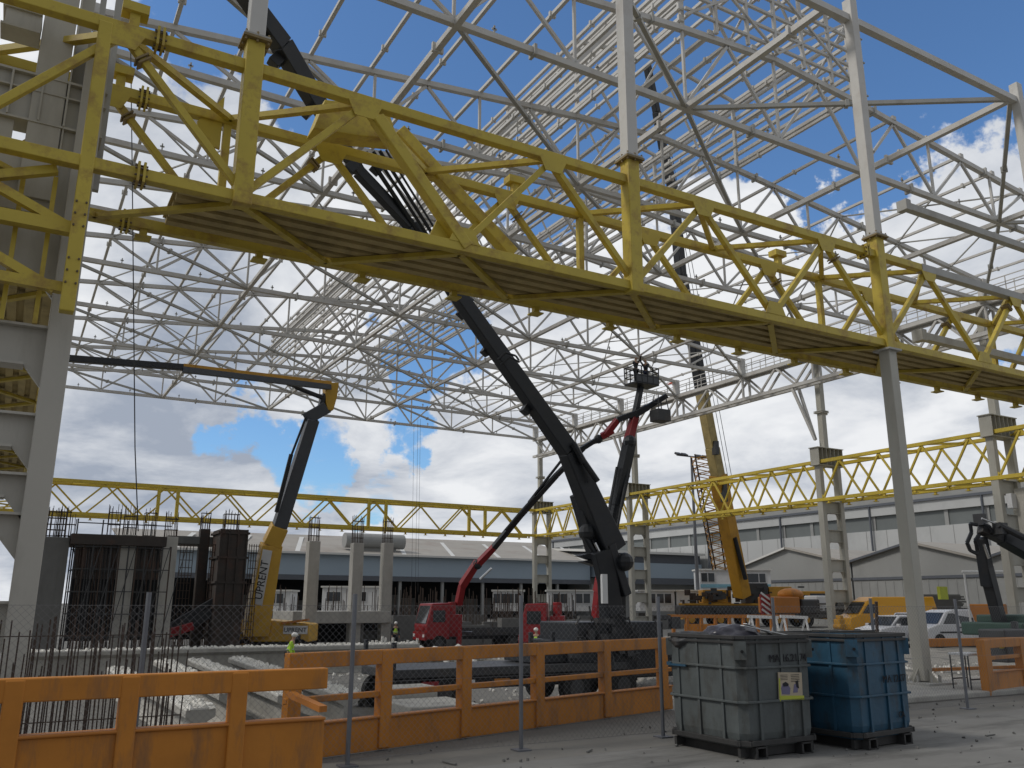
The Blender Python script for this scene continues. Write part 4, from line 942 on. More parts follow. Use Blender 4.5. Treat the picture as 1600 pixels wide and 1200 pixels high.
# gabled sheds
XS = 72.0
def shed(y0, y1, zp, ze0, ze1, label):
    yp = (y0+y1)/2; t = thing('gabled_shed', label, 'building', (XS, yp, 0), group='row of gabled sheds')
    g = G(); g.prism([(XS, y0, 0), (XS, y1, 0), (XS, y1, ze1), (XS, yp, zp), (XS, y0, ze0)], (20, 0, 0)); g.build('wall', 'sheetmid', t)
    g = G(); g.prism([(XS-.35, y0-.1, ze0), (XS-.35, yp, zp), (XS-.35, yp, zp+.22), (XS-.35, y0-.1, ze0+.22)], (20.5, 0, 0)); g.prism([(XS-.35, y1+.1, ze1), (XS-.35, yp, zp), (XS-.35, yp, zp+.22), (XS-.35, y1+.1, ze1+.22)], (20.5, 0, 0)); g.build('roof', 'roofold', t)
    g = G(); g.prism([(XS-.42, y1+.1, ze1), (XS-.42, yp, zp), (XS-.42, yp, zp+.2), (XS-.42, y1+.1, ze1+.2)], (.06, 0, 0)); g.build('verge', 'rooflt' if y1 > 60 else 'roofdk', t)
    g = G(); g.bb((XS-.1, y0, 4.3), (XS-.0, y1, 4.55)); g.build('rail', 'roofdk', t)
    g = G()
    for k in range(int((y1-y0)/.9)): g.bb((XS-.03, y0+.9*k, 0), (XS-.005, y0+.9*k+.08, 4.3))
    g.build('cladding_rib', 'sheetmid', t)
shed(58.3, 74.2, 7.75, 5.9, 5.7, 'grey gabled shed behind the ladder column and the yellow van')
shed(44.6, 58.1, 7.5, 5.7, 6.0, 'grey gabled shed behind the near steel column')
shed(33.0, 44.4, 7.3, 5.8, 5.7, 'grey gabled shed at the right frame edge behind the black crane arm')
# white offices
def cabin(label, x0, x1, y0, y1, D, floors, wins, grp=None, name='site_office'):
    a = at(x0, y1, D=D); b = at(x1, y1, D=D); ztop_ = at((x0+x1)/2, y0, D=D).z; d = (b-a); d.z = 0; Ln = d.length; ang = math.atan2(d.y, d.x); zb = min(a.z, b.z)
    t = thing(name, label, 'cabin', ((a.x+b.x)/2, (a.y+b.y)/2, zb), ang, grp); h = ztop_-zb
    G().box((0, 1.4, h/2), (Ln, 2.8, h)).build('wall', 'white', t, world=False, bevel=.02)
    g = G(); g.box((0, 1.4, h+.08), (Ln+.3, 3.1, .16)); g.build('roof', 'rooflt', t, world=False)
    for wx, wy in wins:
        p = at(wx, wy, D=D); lx = (p-Vector(((a.x+b.x)/2, (a.y+b.y)/2, 0))).dot(d/Ln); lz = p.z-zb
        w = G().box((lx, -.02, lz), (1.5, .05, 1.0)).build('window', 'white', t, world=False)
        G().box((lx-.36, -.05, lz), (.62, .03, .86)).build('pane', 'glass', w, world=False); G().box((lx+.36, -.05, lz), (.62, .03, .86)).build('pane', 'glass', w, world=False)
    return t, Ln, h
t, Ln, h = cabin('white two storey site office with paired windows left behind the yellow crane', 1094, 1206, 891, 924, 88, 2, [(1107, 902), (1167, 903), (1187, 903)])
G().box((0, -.02, .55), (Ln*.98, .05, .35)).build('blue_stripe', 'skyb', t, world=False)
for i, (x0, x1) in enumerate(((770, 818), (856, 935), (1000, 1055), (1058, 1110))):
    cabin(['white cabin left of the corner ladder column', 'white cabin between the corner ladder column and the black boom', 'white cabin right of the black boom', 'white cabin under the lattice mast'][i], x0, x1, 924, 955, 82, 1, [(x0+(x1-x0)*f, 935) for f in ((.25, .7) if i != 3 else (.6,))], 'row of white cabins')
cabin('small white cabin seen between the yellow lift and the bare columns', 415, 452, 924, 955, 80, 1, [(430, 935)], 'row of white cabins')
cabin('white cabin behind the twin bare columns', 502, 590, 918, 955, 84, 1, [(520, 932), (560, 932)], 'row of white cabins')

# floodlight mast
a = at(1092, 955, D=84); tpt = at(1083, 703, D=84)
t = thing('floodlight_mast', 'tall slim mast with a crown of floodlights left of the yellow crane', 'light mast', (a.x, a.y, 0))
G().tube((a.x, a.y, 0), (a.x, a.y, tpt.z), .22, .12, n=8).build('pole', 'galv', t)
g = G(); g.tube((a.x-1.9, a.y, tpt.z), (a.x+1.9, a.y, tpt.z), .08, n=6); g.build('crown', 'galv', t)
for o in (-1.8, -1.0, 1.0, 1.8): G().box((a.x+o, a.y-.1, tpt.z+.1), (.6, .5, .2), (.5, 0, 0)).build('floodlight', 'dkgrey', t)

# ------------------------------------------------------------------ cranes and lifts
def boom(t, pts, wid, m, name='boom_section', up=(0, 1, 0), asp=1.15):
    for i, (a, b) in enumerate(zip(pts[:-1], pts[1:])):
        w0 = wid[i]; w1 = wid[i] if isinstance(wid[i], float) else wid[i][1]; w0 = w0 if isinstance(w0, float) else w0[0]
        G().beam(a, b, w0, w0*asp, up=up, w2=w1, h2=w1*asp).build(name, m[i] if isinstance(m, (list, tuple)) else m, t, bevel=.02)
def seg(px, D0, D1):   # photo pixels with depth running evenly from D0 to D1
    n = len(px)-1; return [at(x, y, D=D0+(D1-D0)*i/n) for i, (x, y) in enumerate(px)]
def wheel(t, x, y, z, r, w, parent_rz=True):
    wh = G().tube((x, y-w/2, z), (x, y+w/2, z), r, n=20).build('wheel', 'rubber', t, world=False)
    G().tube((x, y-w/2-.01, z), (x, y+w/2+.01, z), r*.55, n=14).build('rim', 'dkgrey', wh, world=False)

# big black loader crane and its flatbed lorry
g0 = at(965, 1098, Z=-1.0); BY = g0.y
t = thing('crane_lorry', 'big black loader crane lorry whose boom crosses the view up to the top left', 'crane lorry', (g0.x, g0.y+.6, -1.0))
bl = at(612, 1100, Z=-1.0); bedL = at(612, 1070, Y=BY); 
g = G(); g.bb((bedL.x, BY, -.02), (g0.x+.4, BY+2.4, .22)); g.build('flatbed', 'dkgrey', t, bevel=.02)
g = G(); g.bb((bedL.x, BY+.02, .22), (bedL.x+.12, BY+.14, .95)); g.bb((bedL.x+.02, BY+2.2, .22), (bedL.x+.12, BY+2.35, .95)); g.each('stake', 'black', t)
g = G(); g.bb((bedL.x+.3, BY+.5, -.42), (g0.x+1.2, BY+.75, -.04)); g.bb((bedL.x+.3, BY+1.6, -.42), (g0.x+1.2, BY+1.9, -.04)); g.build('chassis', 'black', t)
for x in (bedL.x+.5, bedL.x+1.6, g0.x-1.5, g0.x+.3):
    for y in (BY+.18, BY+2.2):
        wh = G().tube((x, y-.15, -.5), (x, y+.15, -.5), .5, n=20).build('wheel', 'rubber', t); G().tube((x, y-.16, -.5), (x, y+.16, -.5), .26, n=12).build('rim', 'dkgrey', wh)
for k in range(4): 
    g = G(); x = bedL.x+.9+k*1.15; g.bb((x, BY-.04, -.30), (x+.5, BY+.02, -.12)); g.build('side_marker', ('red', 'white', 'orange', 'red')[k], t)
g = G(); a = at(825, 1050, Y=BY+.6); b = at(895, 1032, Y=BY+.6)
g.bb((a.x, BY+.3, .25), (b.x+.4, BY+2.1, .62)); g.beam((a.x+.1, BY+.6, .62), (a.x+.1, BY+.6, 1.15), .12); g.beam((a.x+.9, BY+.6, .62), (a.x+.9, BY+.6, 1.15), .12); g.build('load_frame', 'black', t, bevel=.02)
# engine deck and slewing base
ga = at(880, 1000, Y=BY+.5); gb = at(1042, 965, Y=BY+.5)
g = G(); g.bb((ga.x, BY+.1, -.3), (gb.x, BY+2.4, at(950, 1000, Y=BY).z)); g.bb((ga.x+.3, BY+.1, .6), (gb.x-.5, BY+2.4, at(950, 972, Y=BY).z)); g.build('crane_base', 'black', t, bevel=.05)
rr = random.Random(9); g = G()
for i in range(46): x = rr.uniform(ga.x, gb.x); z = rr.uniform(.2, 1.7); g.tube((x, BY-.05, z), (x+rr.uniform(-.3, .3), BY-.05+rr.uniform(-.1, .1), z+rr.uniform(-.5, .5)), .03, n=5)
for i in range(12): x = rr.uniform(ga.x, gb.x); g.box((x, BY+.0, rr.uniform(.3, 1.7)), (rr.uniform(.1, .4), .2, rr.uniform(.1, .4)))
g.each('hydraulics', 'dkgrey', t)
Db = (g0-EYE).dot(fwd)+1.0
P0 = at(958, 985, D=Db); P1 = at(955, 905, D=Db); P2 = at(932, 815, D=Db)
g = G(); g.beam(P0, P1, .62, .62, up=(0, 1, 0), w2=.72, h2=.62); g.build('slewing_column', 'black', t, bevel=.03)
g = G(); g.beam(at(978, 930, D=Db-.3), at(952, 850, D=Db-.3), .30, .3, up=(0, 1, 0)); g.beam(at(960, 960, D=Db-.5), at(940, 860, D=Db-.5), .55, .3, up=(0, 1, 0), w2=.75); g.build('slewing_column', 'black', t, bevel=.03)
Q = [(936, 842), (716, 470)]; D1 = Db-1.0
a = at(955, 860, D=Db); b = at(888, 705, D=Db-.5); c = at(716, 462, D=Db-1.2)
G().beam(a, b, .84, .7, up=(0, 1, 0), w2=.56, h2=.5).build('main_boom', 'black', t, bevel=.04)
G().beam(b, c, .54, .5, up=(0, 1, 0), w2=.43, h2=.42).build('main_boom', 'black', t, bevel=.03)
g = G(); g.beam(at(905, 770, D=Db), at(942, 872, D=Db), .50, .5, up=(0, 1, 0), w2=.8, h2=.6); g.ball(at(918, 832, D=Db-.3), .30, n=12); g.ball(at(976, 878, D=Db-.3), .30, n=12); g.build('elbow', 'black', t, bevel=.03)
g = G(); g.tube(at(912, 835, D=Db-.45), at(938, 880, D=Db-.45), .10); g.tube(at(903, 707, D=Db-.7), at(934, 752, D=Db-.7), .09); g.tube(at(895, 693, D=Db-.7), at(912, 723, D=Db-.7), .12); g.build('hydraulic_ram', 'black', t)
g = G(); g.tube(at(929, 848, D=Db-.5), at(938, 866, D=Db-.5), .06); g.each('ram_rod', 'chrome', t)
tip = at(360, -40, Y=18.6); Dm = [(c-EYE).dot(fwd)]; Dt = (tip-EYE).dot(fwd)
pts = [c, at(640, 352, D=Dm[0]+(Dt-Dm[0])*.25), at(560, 268, D=Dm[0]+(Dt-Dm[0])*.42), at(497, 165, D=Dm[0]+(Dt-Dm[0])*.62), at(440, 70, D=Dm[0]+(Dt-Dm[0])*.8), tip]
for i, (w0, w1) in enumerate(((.41, .34), (.30, .30), (.30, .34), (.42, .46), (.44, .36))):
    G().beam(pts[i], pts[i+1], w0, w0, up=(0, 1, 0), w2=w1, h2=w1).build('telescopic_section', 'black', t, bevel=.02)
for dx, rr_ in ((26, .07), (38, .05), (48, .055), (58, .035)):
    G().tube(at(545+dx, 240-dx*.1, D=Dm[0]+(Dt-Dm[0])*.45), at(652+dx*.75, 395-dx*.2, D=Dm[0]+(Dt-Dm[0])*.2), rr_).build('jib_ram', 'black', t)
for (x, y, s_) in ((508, 222, .34), (498, 205, .2), (590, 262, .3), (548, 262, .28), (432, 95, .3), (480, 175, .25), (415, 55, .25), (724, 488, .3), (760, 548, .26), (822, 640, .26), (735, 470, .15)):
    k_ = min(1, max(0, (716-x)/(716-360))); D_ = Dm[0]+(Dt-Dm[0])*k_ if x < 716 else Dm[0]+.4
    G().box(at(x, y, D=D_), (s_, s_, s_*1.2), (0, .6, 0)).build('boom_knuckle', 'black', t, bevel=.02)
g = G(); g.path([at(778, 562, D=Db-1.4), at(790, 551, D=Db-1.4), at(806, 556, D=Db-1.4), at(811, 563, D=Db-1.4)], .035); g.path([at(782, 570, D=Db-1.4), at(797, 558, D=Db-1.4), at(812, 566, D=Db-1.4)], .03); g.build('hose_loop', 'black', t)
g = G(); g.bb(at(945, 925, D=Db-.9)-Vector((.12, .05, .35)), at(945, 925, D=Db-.9)+Vector((.08, .05, .55))); g.build('white_plate', 'white', t)
for px0, px1, y in ((862, 905, 866), (872, 905, 876)): pass
g = G(); g.prism([at(905, 868, D=Db-.6), at(940, 862, D=Db-.6), at(945, 880, D=Db-.6)], (0, .3, 0)); g.prism([at(910, 877, D=Db-.5), at(945, 872, D=Db-.5), at(950, 890, D=Db-.5)], (0, .3, 0)); g.build('control_fin', 'black', t)

def lorry(label, px, D, heading, m='red', length=7.5, group=None):
    """lorry with its nose along local +x"""
    p = at(px[0], px[1], D=D); z = -1.0
    t = thing('crane_lorry', label, 'crane lorry', (p.x, p.y, z), heading, group)
    c = G(); c.add([(length/2-1.6, -1.2, .75), (length/2-.05, -1.2, .75), (length/2, -1.2, 1.6), (length/2-.35, -1.2, 3.0), (length/2-1.6, -1.2, 3.05), (length/2-1.6, 1.2, .75), (length/2-.05, 1.2, .75), (length/2, 1.2, 1.6), (length/2-.35, 1.2, 3.0), (length/2-1.6, 1.2, 3.05)],
        [(0, 1, 2, 3, 4), (5, 9, 8, 7, 6), (0, 5, 6, 1), (1, 6, 7, 2), (2, 7, 8, 3), (3, 8, 9, 4), (4, 9, 5, 0)])
    cab = c.build('cab', m, t, world=False, bevel=.06)
    g = G(); g.add([(length/2+.012, -1.0, 1.75), (length/2+.012, 1.0, 1.75), (length/2-.31, 1.0, 2.85), (length/2-.31, -1.0, 2.85)], [(0, 1, 2, 3)]); g.build('windscreen', 'glass', cab, world=False)
    for s_ in (-1, 1): G().box((length/2-.85, s_*1.21, 2.2), (.85, .02, .75)).build('side_window', 'glass', cab, world=False)
    g = G(); g.box((length/2+.03, 0, .95), (.12, 2.3, .5)); g.box((length/2+.02, 0, 1.45), (.04, 1.5, .3)); g.build('bumper', m, cab, world=False)
    for s_ in (-1, 1): G().box((length/2+.10, s_*.9, .98), (.03, .32, .18)).build('headlight', 'white', cab, world=False)
    g = G(); g.box((-.8, 0, .82), (length-1.0, .9, .22)); g.build('chassis', 'black', t, world=False)
    g = G(); g.box((-1.4, 0, 1.08), (length-3.6, 2.4, .2)); g.box((-1.4, -1.2, 1.25), (length-3.6, .05, .3)); g.box((-1.4, 1.2, 1.25), (length-3.6, .05, .3)); g.build('flatbed', 'dkgrey', t, world=False)
    for x in (length/2-.9, -length/2+1.0, -length/2+2.2):
        for y in (-1.05, 1.05): wheel(t, x, y, .5, .5, .32)
    g = G(); g.box((length/2-2.2, 0, 1.6), (.9, 1.6, 1.4)); g.tube((length/2-2.2, 0, 1.0), (length/2-2.2, 0, 3.1), .28, n=10); g.build('crane_base', m, t, world=False, bevel=.03)
    g = G()
    for s_ in (-1, 1): g.box((length/2-2.2, s_*1.35, .7), (.25, .3, 1.3))
    g.each('outrigger', m, t, world=False)
    return t
hd = YAW+math.pi
# left red lorry with long articulated arm to the right
D_ = 58
t = lorry('red crane lorry facing left, its dark arm reaching up right to the eaves', (748, 1000), D_, math.radians(180)+YAW+.45, 'red', 8.4)
t2 = t
def wboom(label_t, px, D0, D1, wid, mats, name='boom_section'):
    P = seg(px, D0, D1)
    for i in range(len(P)-1):
        a, b = P[i], P[i+1]; g = G(); w = wid[i]
        g.beam(a, b, w, w*1.1, up=(0, 1, 0), w2=w*.9, h2=w)
        rz = Matrix.Rotation(-label_t.rotation_euler.z, 3, 'Z')
        g.v = [rz @ (v-label_t.location) for v in g.v]
        g.build(name, mats[i], label_t, world=False, bevel=.02)
    return P
def wtube(tt, a, b, r_, nm, m, sh=None):
    g = G()
    if sh == 'box': g.box(a, b)
    elif sh == 'ball': g.ball(a, r_)
    else: g.tube(a, b, r_, n=6)
    rz = Matrix.Rotation(-tt.rotation_euler.z, 3, 'Z'); g.v = [rz @ (v-tt.location) for v in g.v]; return g.build(nm, m, tt, world=False)
P = wboom(t, [(716, 945), (722, 915), (746, 878)], D_, D_-.5, [.42, .46], ['red', 'red'], 'lift_arm')
P = wboom(t, [(746, 882), (772, 855), (815, 803), (870, 742), (912, 700)], D_-.5, D_-3, [.40, .36, .34, .30], ['red', 'black', 'black', 'black'])
wtube(t, P[0], None, .34, 'elbow', 'black', 'ball')
for (a, b) in (((790, 828), (836, 775)), ((826, 785), (880, 716))): wtube(t, at(*a, D=D_-2), at(*b, D=D_-2.5), .10, 'hydraulic_ram', 'black')
P = wboom(t, [(908, 702), (940, 682), (958, 672)], D_-3, D_-3.2, [.30, .42], ['black', 'red'], 'jib_section')
P = wboom(t, [(946, 680), (965, 656), (995, 645)], D_-3.2, D_-3.2, [.38, .36], ['red', 'black'], 'jib_section')
P = wboom(t, [(985, 652), (1012, 636), (1042, 618)], D_-3.1, D_-3, [.42, .32], ['black', 'black'], 'jib_section')
wtube(t, at(935, 686, D=D_-3), None, .3, 'elbow', 'black', 'ball')
wtube(t, at(750, 905, D=D_-.8), at(768, 888, D=D_-.8), .08, 'ram_rod', 'chrome')
b0 = at(1031, 632, D=D_-3.2)
tb = thing('work_basket', 'grey work basket hanging from the arm of the left red crane lorry', 'basket', b0-Vector((0, 0, 1.1)))
G().box(b0-Vector((0, 0, .75)), (1.0, .9, .75)).build('tub', 'dkgrey', tb, bevel=.03)
g = G()
for sx in (-.48, .48):
    for sy in (-.4, .4): g.tube(b0+Vector((sx, sy, -.9)), b0+Vector((sx*.6, sy*.6, .55)), .035)
g.box(b0+Vector((0, 0, .1)), (1.0, .05, .06)); g.build('frame', 'dkgrey', tb)
# second red lorry behind the black crane, arm with two workers
D2 = 52
t = lorry('red lorry behind the black crane base, its arm holding the basket with two workers', (905, 1003), D2, YAW+math.radians(180)-.1, 'red', 7.0)
P = wboom(t, [(932, 968), (936, 925), (946, 868)], D2, D2, [.5, .55], ['red', 'red'], 'lift_arm')
P = wboom(t, [(946, 868), (962, 790), (984, 690)], D2+.3, D2+2, [.62, .66], ['black', 'black'], 'boom_section')
for dx in (-10, 8): wtube(t, at(950+dx, 860, D=D2-.3), at(974+dx, 730, D=D2+1.5), .10, 'hydraulic_ram', 'black')
P = wboom(t, [(980, 696), (992, 650), (1001, 604)], D2+2, D2+4, [.48, .34], ['red', 'black'], 'boom_section')
wtube(t, at(984, 690, D=D2+1.9), None, .42, 'elbow', 'black', 'ball')
Dk = D2+4; b0 = at(1003, 603, D=Dk)
tb = thing('work_basket', 'black mesh basket with two workers high under the roof trusses', 'basket', b0)
g = G(); g.box(b0+Vector((0, 0, .05)), (1.9, 1.2, .12)); g.build('floor', 'black', tb)
g = G()
for sx in (-.9, -.45, 0, .45, .9):
    for sy in (-.6, .6): g.tube(b0+Vector((sx*1.0, sy, .1)), b0+Vector((sx*1.05, sy, 1.15)), .04)
for z in (.5, .85, 1.15): 
    for sy in (-.6, .6): g.box(b0+Vector((0, sy, z)), (1.9, .05, .05))
    for sx in (-.95, .95): g.box(b0+Vector((sx, 0, z)), (.05, 1.2, .05))
g.build('rail', 'black', tb); G().box(b0+Vector((0, -.6, .35)), (1.85, .04, .5)).build('kick_panel', 'slate', tb)

# yellow lift on the left
DL = 50
base = at(430, 1006, D=DL)
t = thing('boom_lift', 'tall yellow articulating lift with a dark knuckle boom reaching left across the sky', 'boom lift', (base.x, base.y, -1.0))
a = at(370, 975, D=DL); b = at(484, 975, D=DL); zt_ = a.z; zb_ = at(430, 1003, D=DL).z
dx = (b-a); dx.z = 0; dn = Vector((-dx.y, dx.x, 0)).normalized()
pr = [a+Vector((0, 0, zb_-zt_+.0)), b+Vector((0, 0, zb_-zt_)), b+Vector((0, 0, 0)), a+dx*.1+Vector((0, 0, .35)), a+Vector((0, 0, 0))]
G().prism(pr, dn*2.3).build('chassis', 'lifty', t, bevel=.06)
g = G(); g.prism([a+Vector((.3, 0, zb_-zt_-.45)), b+Vector((-.3, 0, zb_-zt_-.45)), b+Vector((-.3, 0, zb_-zt_)), a+Vector((.3, 0, zb_-zt_))], dn*2.0); g.build('undercarriage', 'black', t)
ang = math.atan2(dx.y, dx.x)
for f in (.12, .88):
    for o in (.05, 2.2):
        c = a+dx*f+dn*o; c.z = -.5; w_ = G().tube(c-dn*.2, c+dn*.2, .5, n=18).build('wheel', 'rubber', t); G().tube(c-dn*.22, c+dn*.22, .25, n=12).build('rim', 'craney', w_)
g = G(); c = a+dx*.80-dn*.02; g.beam(c-dx*.155+Vector((0, 0, -.32)), c+dx*.175+Vector((0, 0, -.32)), .04, .46); g.build('name_plate', 'white', t)
RM = Matrix.Rotation(ang, 4, 'Z') @ Matrix.Rotation(math.pi/2, 4, 'X')
text('UPRENT', .36, 'ink', t, 'lettering', (c+dx*.01+Vector((0, 0, -.33))-dn*.06)-t.location, RM.to_3x3())
g = G(); c2 = a+dx*.86-dn*.03; g.box(c2+Vector((0, 0, -.85)), (.6, .06, .5)); g.build('vent', 'dkgrey', t)
g = G(); g.beam(a+dx*.62+Vector((0, 0, .05)), a+dx*.98+Vector((0, 0, .25)), .5, .12); g.build('cover', 'orange2', t)
A0 = at(398, 990, D=DL-.2); A1_ = at(424, 850, D=DL-.4); A2_ = at(437, 822, D=DL-.4); A3_ = at(489, 655, D=DL-1)
sidev = (A1_-A0).normalized()
G().beam(A0, A1_, 1.42, 1.0, up=(0, 1, 0), w2=1.15, h2=.8).build('tower_boom', 'lifty', t, bevel=.04)
G().beam(A1_, A2_, 1.0, .8, up=(0, 1, 0), w2=.95).build('tower_boom', 'lifty', t, bevel=.04)
G().beam(A2_, A3_, .78, .68, up=(0, 1, 0), w2=.66, h2=.6).build('tower_boom', 'slate', t, bevel=.03)
# white name strip on the tower boom
f_ = (A1_-A0).normalized(); nrm_ = -fwd.copy(); nrm_ = (nrm_-f_*nrm_.dot(f_)).normalized(); sd_ = f_.cross(nrm_)
pc = A0+(A1_-A0)*.66+nrm_*.60; Ls = (A1_-A0).length*.60
g = G(); g.prism([pc-f_*Ls/2-sd_*.27, pc+f_*Ls/2-sd_*.27, pc+f_*Ls/2+sd_*.27, pc-f_*Ls/2+sd_*.27], nrm_*.02); g.build('name_strip', 'white', t)
tm = Matrix((f_, -sd_*-1 if False else nrm_.cross(f_), nrm_)).transposed()
text('UPRENT', .62, 'ink', t, 'lettering', (pc+nrm_*.03-f_*.15)-t.location, tm)
g = G(); g.tube(at(432, 800, D=DL-1.2), at(455, 710, D=DL-1.4), .12); g.tube(at(455, 712, D=DL-1.4), at(478, 652, D=DL-1.5), .07); g.build('hydraulic_ram', 'black', t)
g = G(); g.beam(at(478, 655, D=DL-1), at(512, 636, D=DL-1), .7, .5, up=(0, 1, 0)); g.beam(at(498, 640, D=DL-1), at(508, 615, D=DL-1), .25, .3, up=(0, 1, 0)); g.build('knuckle', 'slate', t, bevel=.03)
g = G(); g.prism([at(508, 597, D=DL-1.2), at(530, 598, D=DL-1.2), at(527, 620, D=DL-1.2), at(521, 641, D=DL-1.2), at(511, 640, D=DL-1.2)], (0, .6, 0)); g.build('knuckle_plate', 'lifty', t, bevel=.03)
J = [at(516, 602, D=DL-1), at(285, 574, D=DL-6), at(104, 560, D=DL-10)]
G().beam(J[0], J[1], .40, .42, up=(0, 1, 0), w2=.34, h2=.38).build('upper_boom', 'craney', t, bevel=.02)
g = G(); g.beam(J[0]+Vector((0, -.1, -.14)), J[1]+Vector((0, -.1, -.14)), .30, .24, up=(0, 1, 0)); g.build('upper_boom', 'slate', t, bevel=.02)
G().beam(J[1], J[2], .30, .36, up=(0, 1, 0)).build('upper_boom', 'black', t, bevel=.02)
g = G(); g.tube(at(462, 605, D=DL-1.5), at(505, 622, D=DL-1.5), .13); g.tube(at(448, 600, D=DL-1.5), at(465, 606, D=DL-1.5), .08); g.build('hydraulic_ram', 'black', t)
# red platform parked beside it
g = G(); a = at(246, 1000, D=46); b = at(372, 935, D=48); g.beam(a, b, .55, .5, up=(0, 1, 0)); g.beam(a+Vector((0, 0, .35)), b+Vector((0, 0, .7)), .3, .4, up=(0, 1, 0)); o = g.build('folded_arm', 'black', bevel=.03); tag(o, 'dark folded machine arm slanting beside the yellow lift', 'machine arm')
g = G(); a = at(242, 996, D=45.8); b = at(302, 978, D=46.4); g.beam(a, b, .5, .55, up=(0, 1, 0), w2=.4, h2=.45); o = g.build('folded_arm', 'red', bevel=.04); tag(o, 'dull red machine arm end low behind the fence post', 'machine arm')

# yellow telescopic crane
DY = 78
base = at(1150, 975, D=DY)
t = thing('telescopic_crane', 'tall amber telescopic crane whose dark boom rises behind the whole roof', 'crane', (base.x, base.y, 0))
cx = base
rx = rgt.copy(); rx.z = 0; rx.normalize(); ry = Vector((-rx.y, rx.x, 0))
def lb(x0, x1, y0, y1, z0, z1, nm, m, bev=.05):   # box in crane axes
    g = G(); o = Vector((cx.x, cx.y, 0)); g.prism([o+rx*x0+ry*y0+Vector((0, 0, z0)), o+rx*x1+ry*y0+Vector((0, 0, z0)), o+rx*x1+ry*y0+Vector((0, 0, z1)), o+rx*x0+ry*y0+Vector((0, 0, z1))], ry*(y1-y0)); return g.build(nm, m, t, bevel=bev)
lb(-5, 7.5, 0, 2.8, 1.0, 1.9, 'carrier', 'dkgrey'); lb(-4.6, 7.2, -.05, 2.85, 1.9, 2.1, 'deck', 'craney')
lb(1.2, 3.2, .3, 2.5, 2.1, 3.9, 'counterweight', 'dkgrey'); lb(3.3, 5.4, .3, 2.5, 2.1, 3.6, 'engine_house', 'craney'); lb(-2.8, -.2, .3, 2.3, 2.1, 3.3, 'operator_cab', 'craney')
lb(-2.6, -1.0, .25, .3, 2.5, 3.2, 'cab_window', 'glass', 0)
lb(5.8, 8.8, .2, 2.6, 1.1, 3.2, 'driver_cab', 'craney'); lb(7.0, 8.7, .15, .2, 2.2, 3.0, 'cab_window', 'glass', 0)
for k in range(5):
    for y_ in (0, 2.8):
        c = Vector((cx.x, cx.y, .65))+rx*(-4+2.6*k)+ry*y_; w_ = G().tube(c-ry*.2, c+ry*.2, .65, n=18).build('wheel', 'rubber', t); G().tube(c-ry*.22, c+ry*.22, .3, n=12).build('rim', 'craney', w_)
g = G(); o = Vector((cx.x, cx.y, 0))
for x_ in (-5.2, 8.2): g.beam(o+rx*x_+ry*-2.2+Vector((0, 0, .9)), o+rx*x_+ry*5+Vector((0, 0, .9)), .35); g.box(o+rx*x_+ry*-2.2+Vector((0, 0, .45)), (.4, .4, .9))
g.build('outrigger', 'craney', t)
bp = [(1160, 932), (1126, 765), (1113, 700), (1096, 610), (1082, 525), (1064, 430), (1052, 300), (1036, 232), (1026, 175), (1011, 102)]
P = seg(bp, DY, DY-6)
ww = [1.1, .9, .84, .8, .76, .7, .62, .55, .5]
for i in range(9): G().beam(P[i], P[i+1], ww[i], ww[i]*1.1, up=(0, 1, 0)).build('boom_section', 'craney' if i < 1 else ('deck' if i < 3 else 'black'), t, bevel=.05)
G().beam(P[0]+(P[1]-P[0])*.9, P[1]+(P[2]-P[1])*.35, 1.15, 1.25, up=(0, 1, 0)).build('boom_collar', 'craney', t, bevel=.05)
g = G(); g.tube(at(1165, 905, D=DY-1), at(1148, 840, D=DY-1), .2, n=10); g.build('luffing_ram', 'black', t)
g = G()
for o_ in (-5, 6, 12): g.tube(at(1128+o_+6, 760, D=DY-1), at(1036+o_, 232, D=DY-6), .03, n=4)
g.build('hoist_rope', 'dkgrey', t)
g = G(); g.box(at(1118, 700, D=DY-2), (.4, .5, 1.2)); g.box(at(1131, 770, D=DY-1.5), (.4, .5, 1.6)); g.each('winch_block', 'dkgrey', t)
rr = random.Random(44); g = G()
for i in range(40):
    o2 = Vector((cx.x, cx.y, 0))+rx*rr.uniform(-5, 5)+ry*rr.uniform(-.2, .4)+Vector((0, 0, rr.uniform(2.2, 3.1))); g.box(o2, (rr.uniform(.1, .7), .2, rr.uniform(.1, .6)), (0, 0, YAW))
g.each('machinery_box', 'rebar', t)
g = G()
for i in range(30):
    o2 = Vector((cx.x, cx.y, 0))+rx*rr.uniform(-5, 7)+ry*-.15+Vector((0, 0, rr.uniform(1.0, 3.6))); g.box(o2, (rr.uniform(.2, .9), .1, rr.uniform(.1, .5)), (0, 0, YAW))
g.each('machinery_box', 'dkgrey', t)
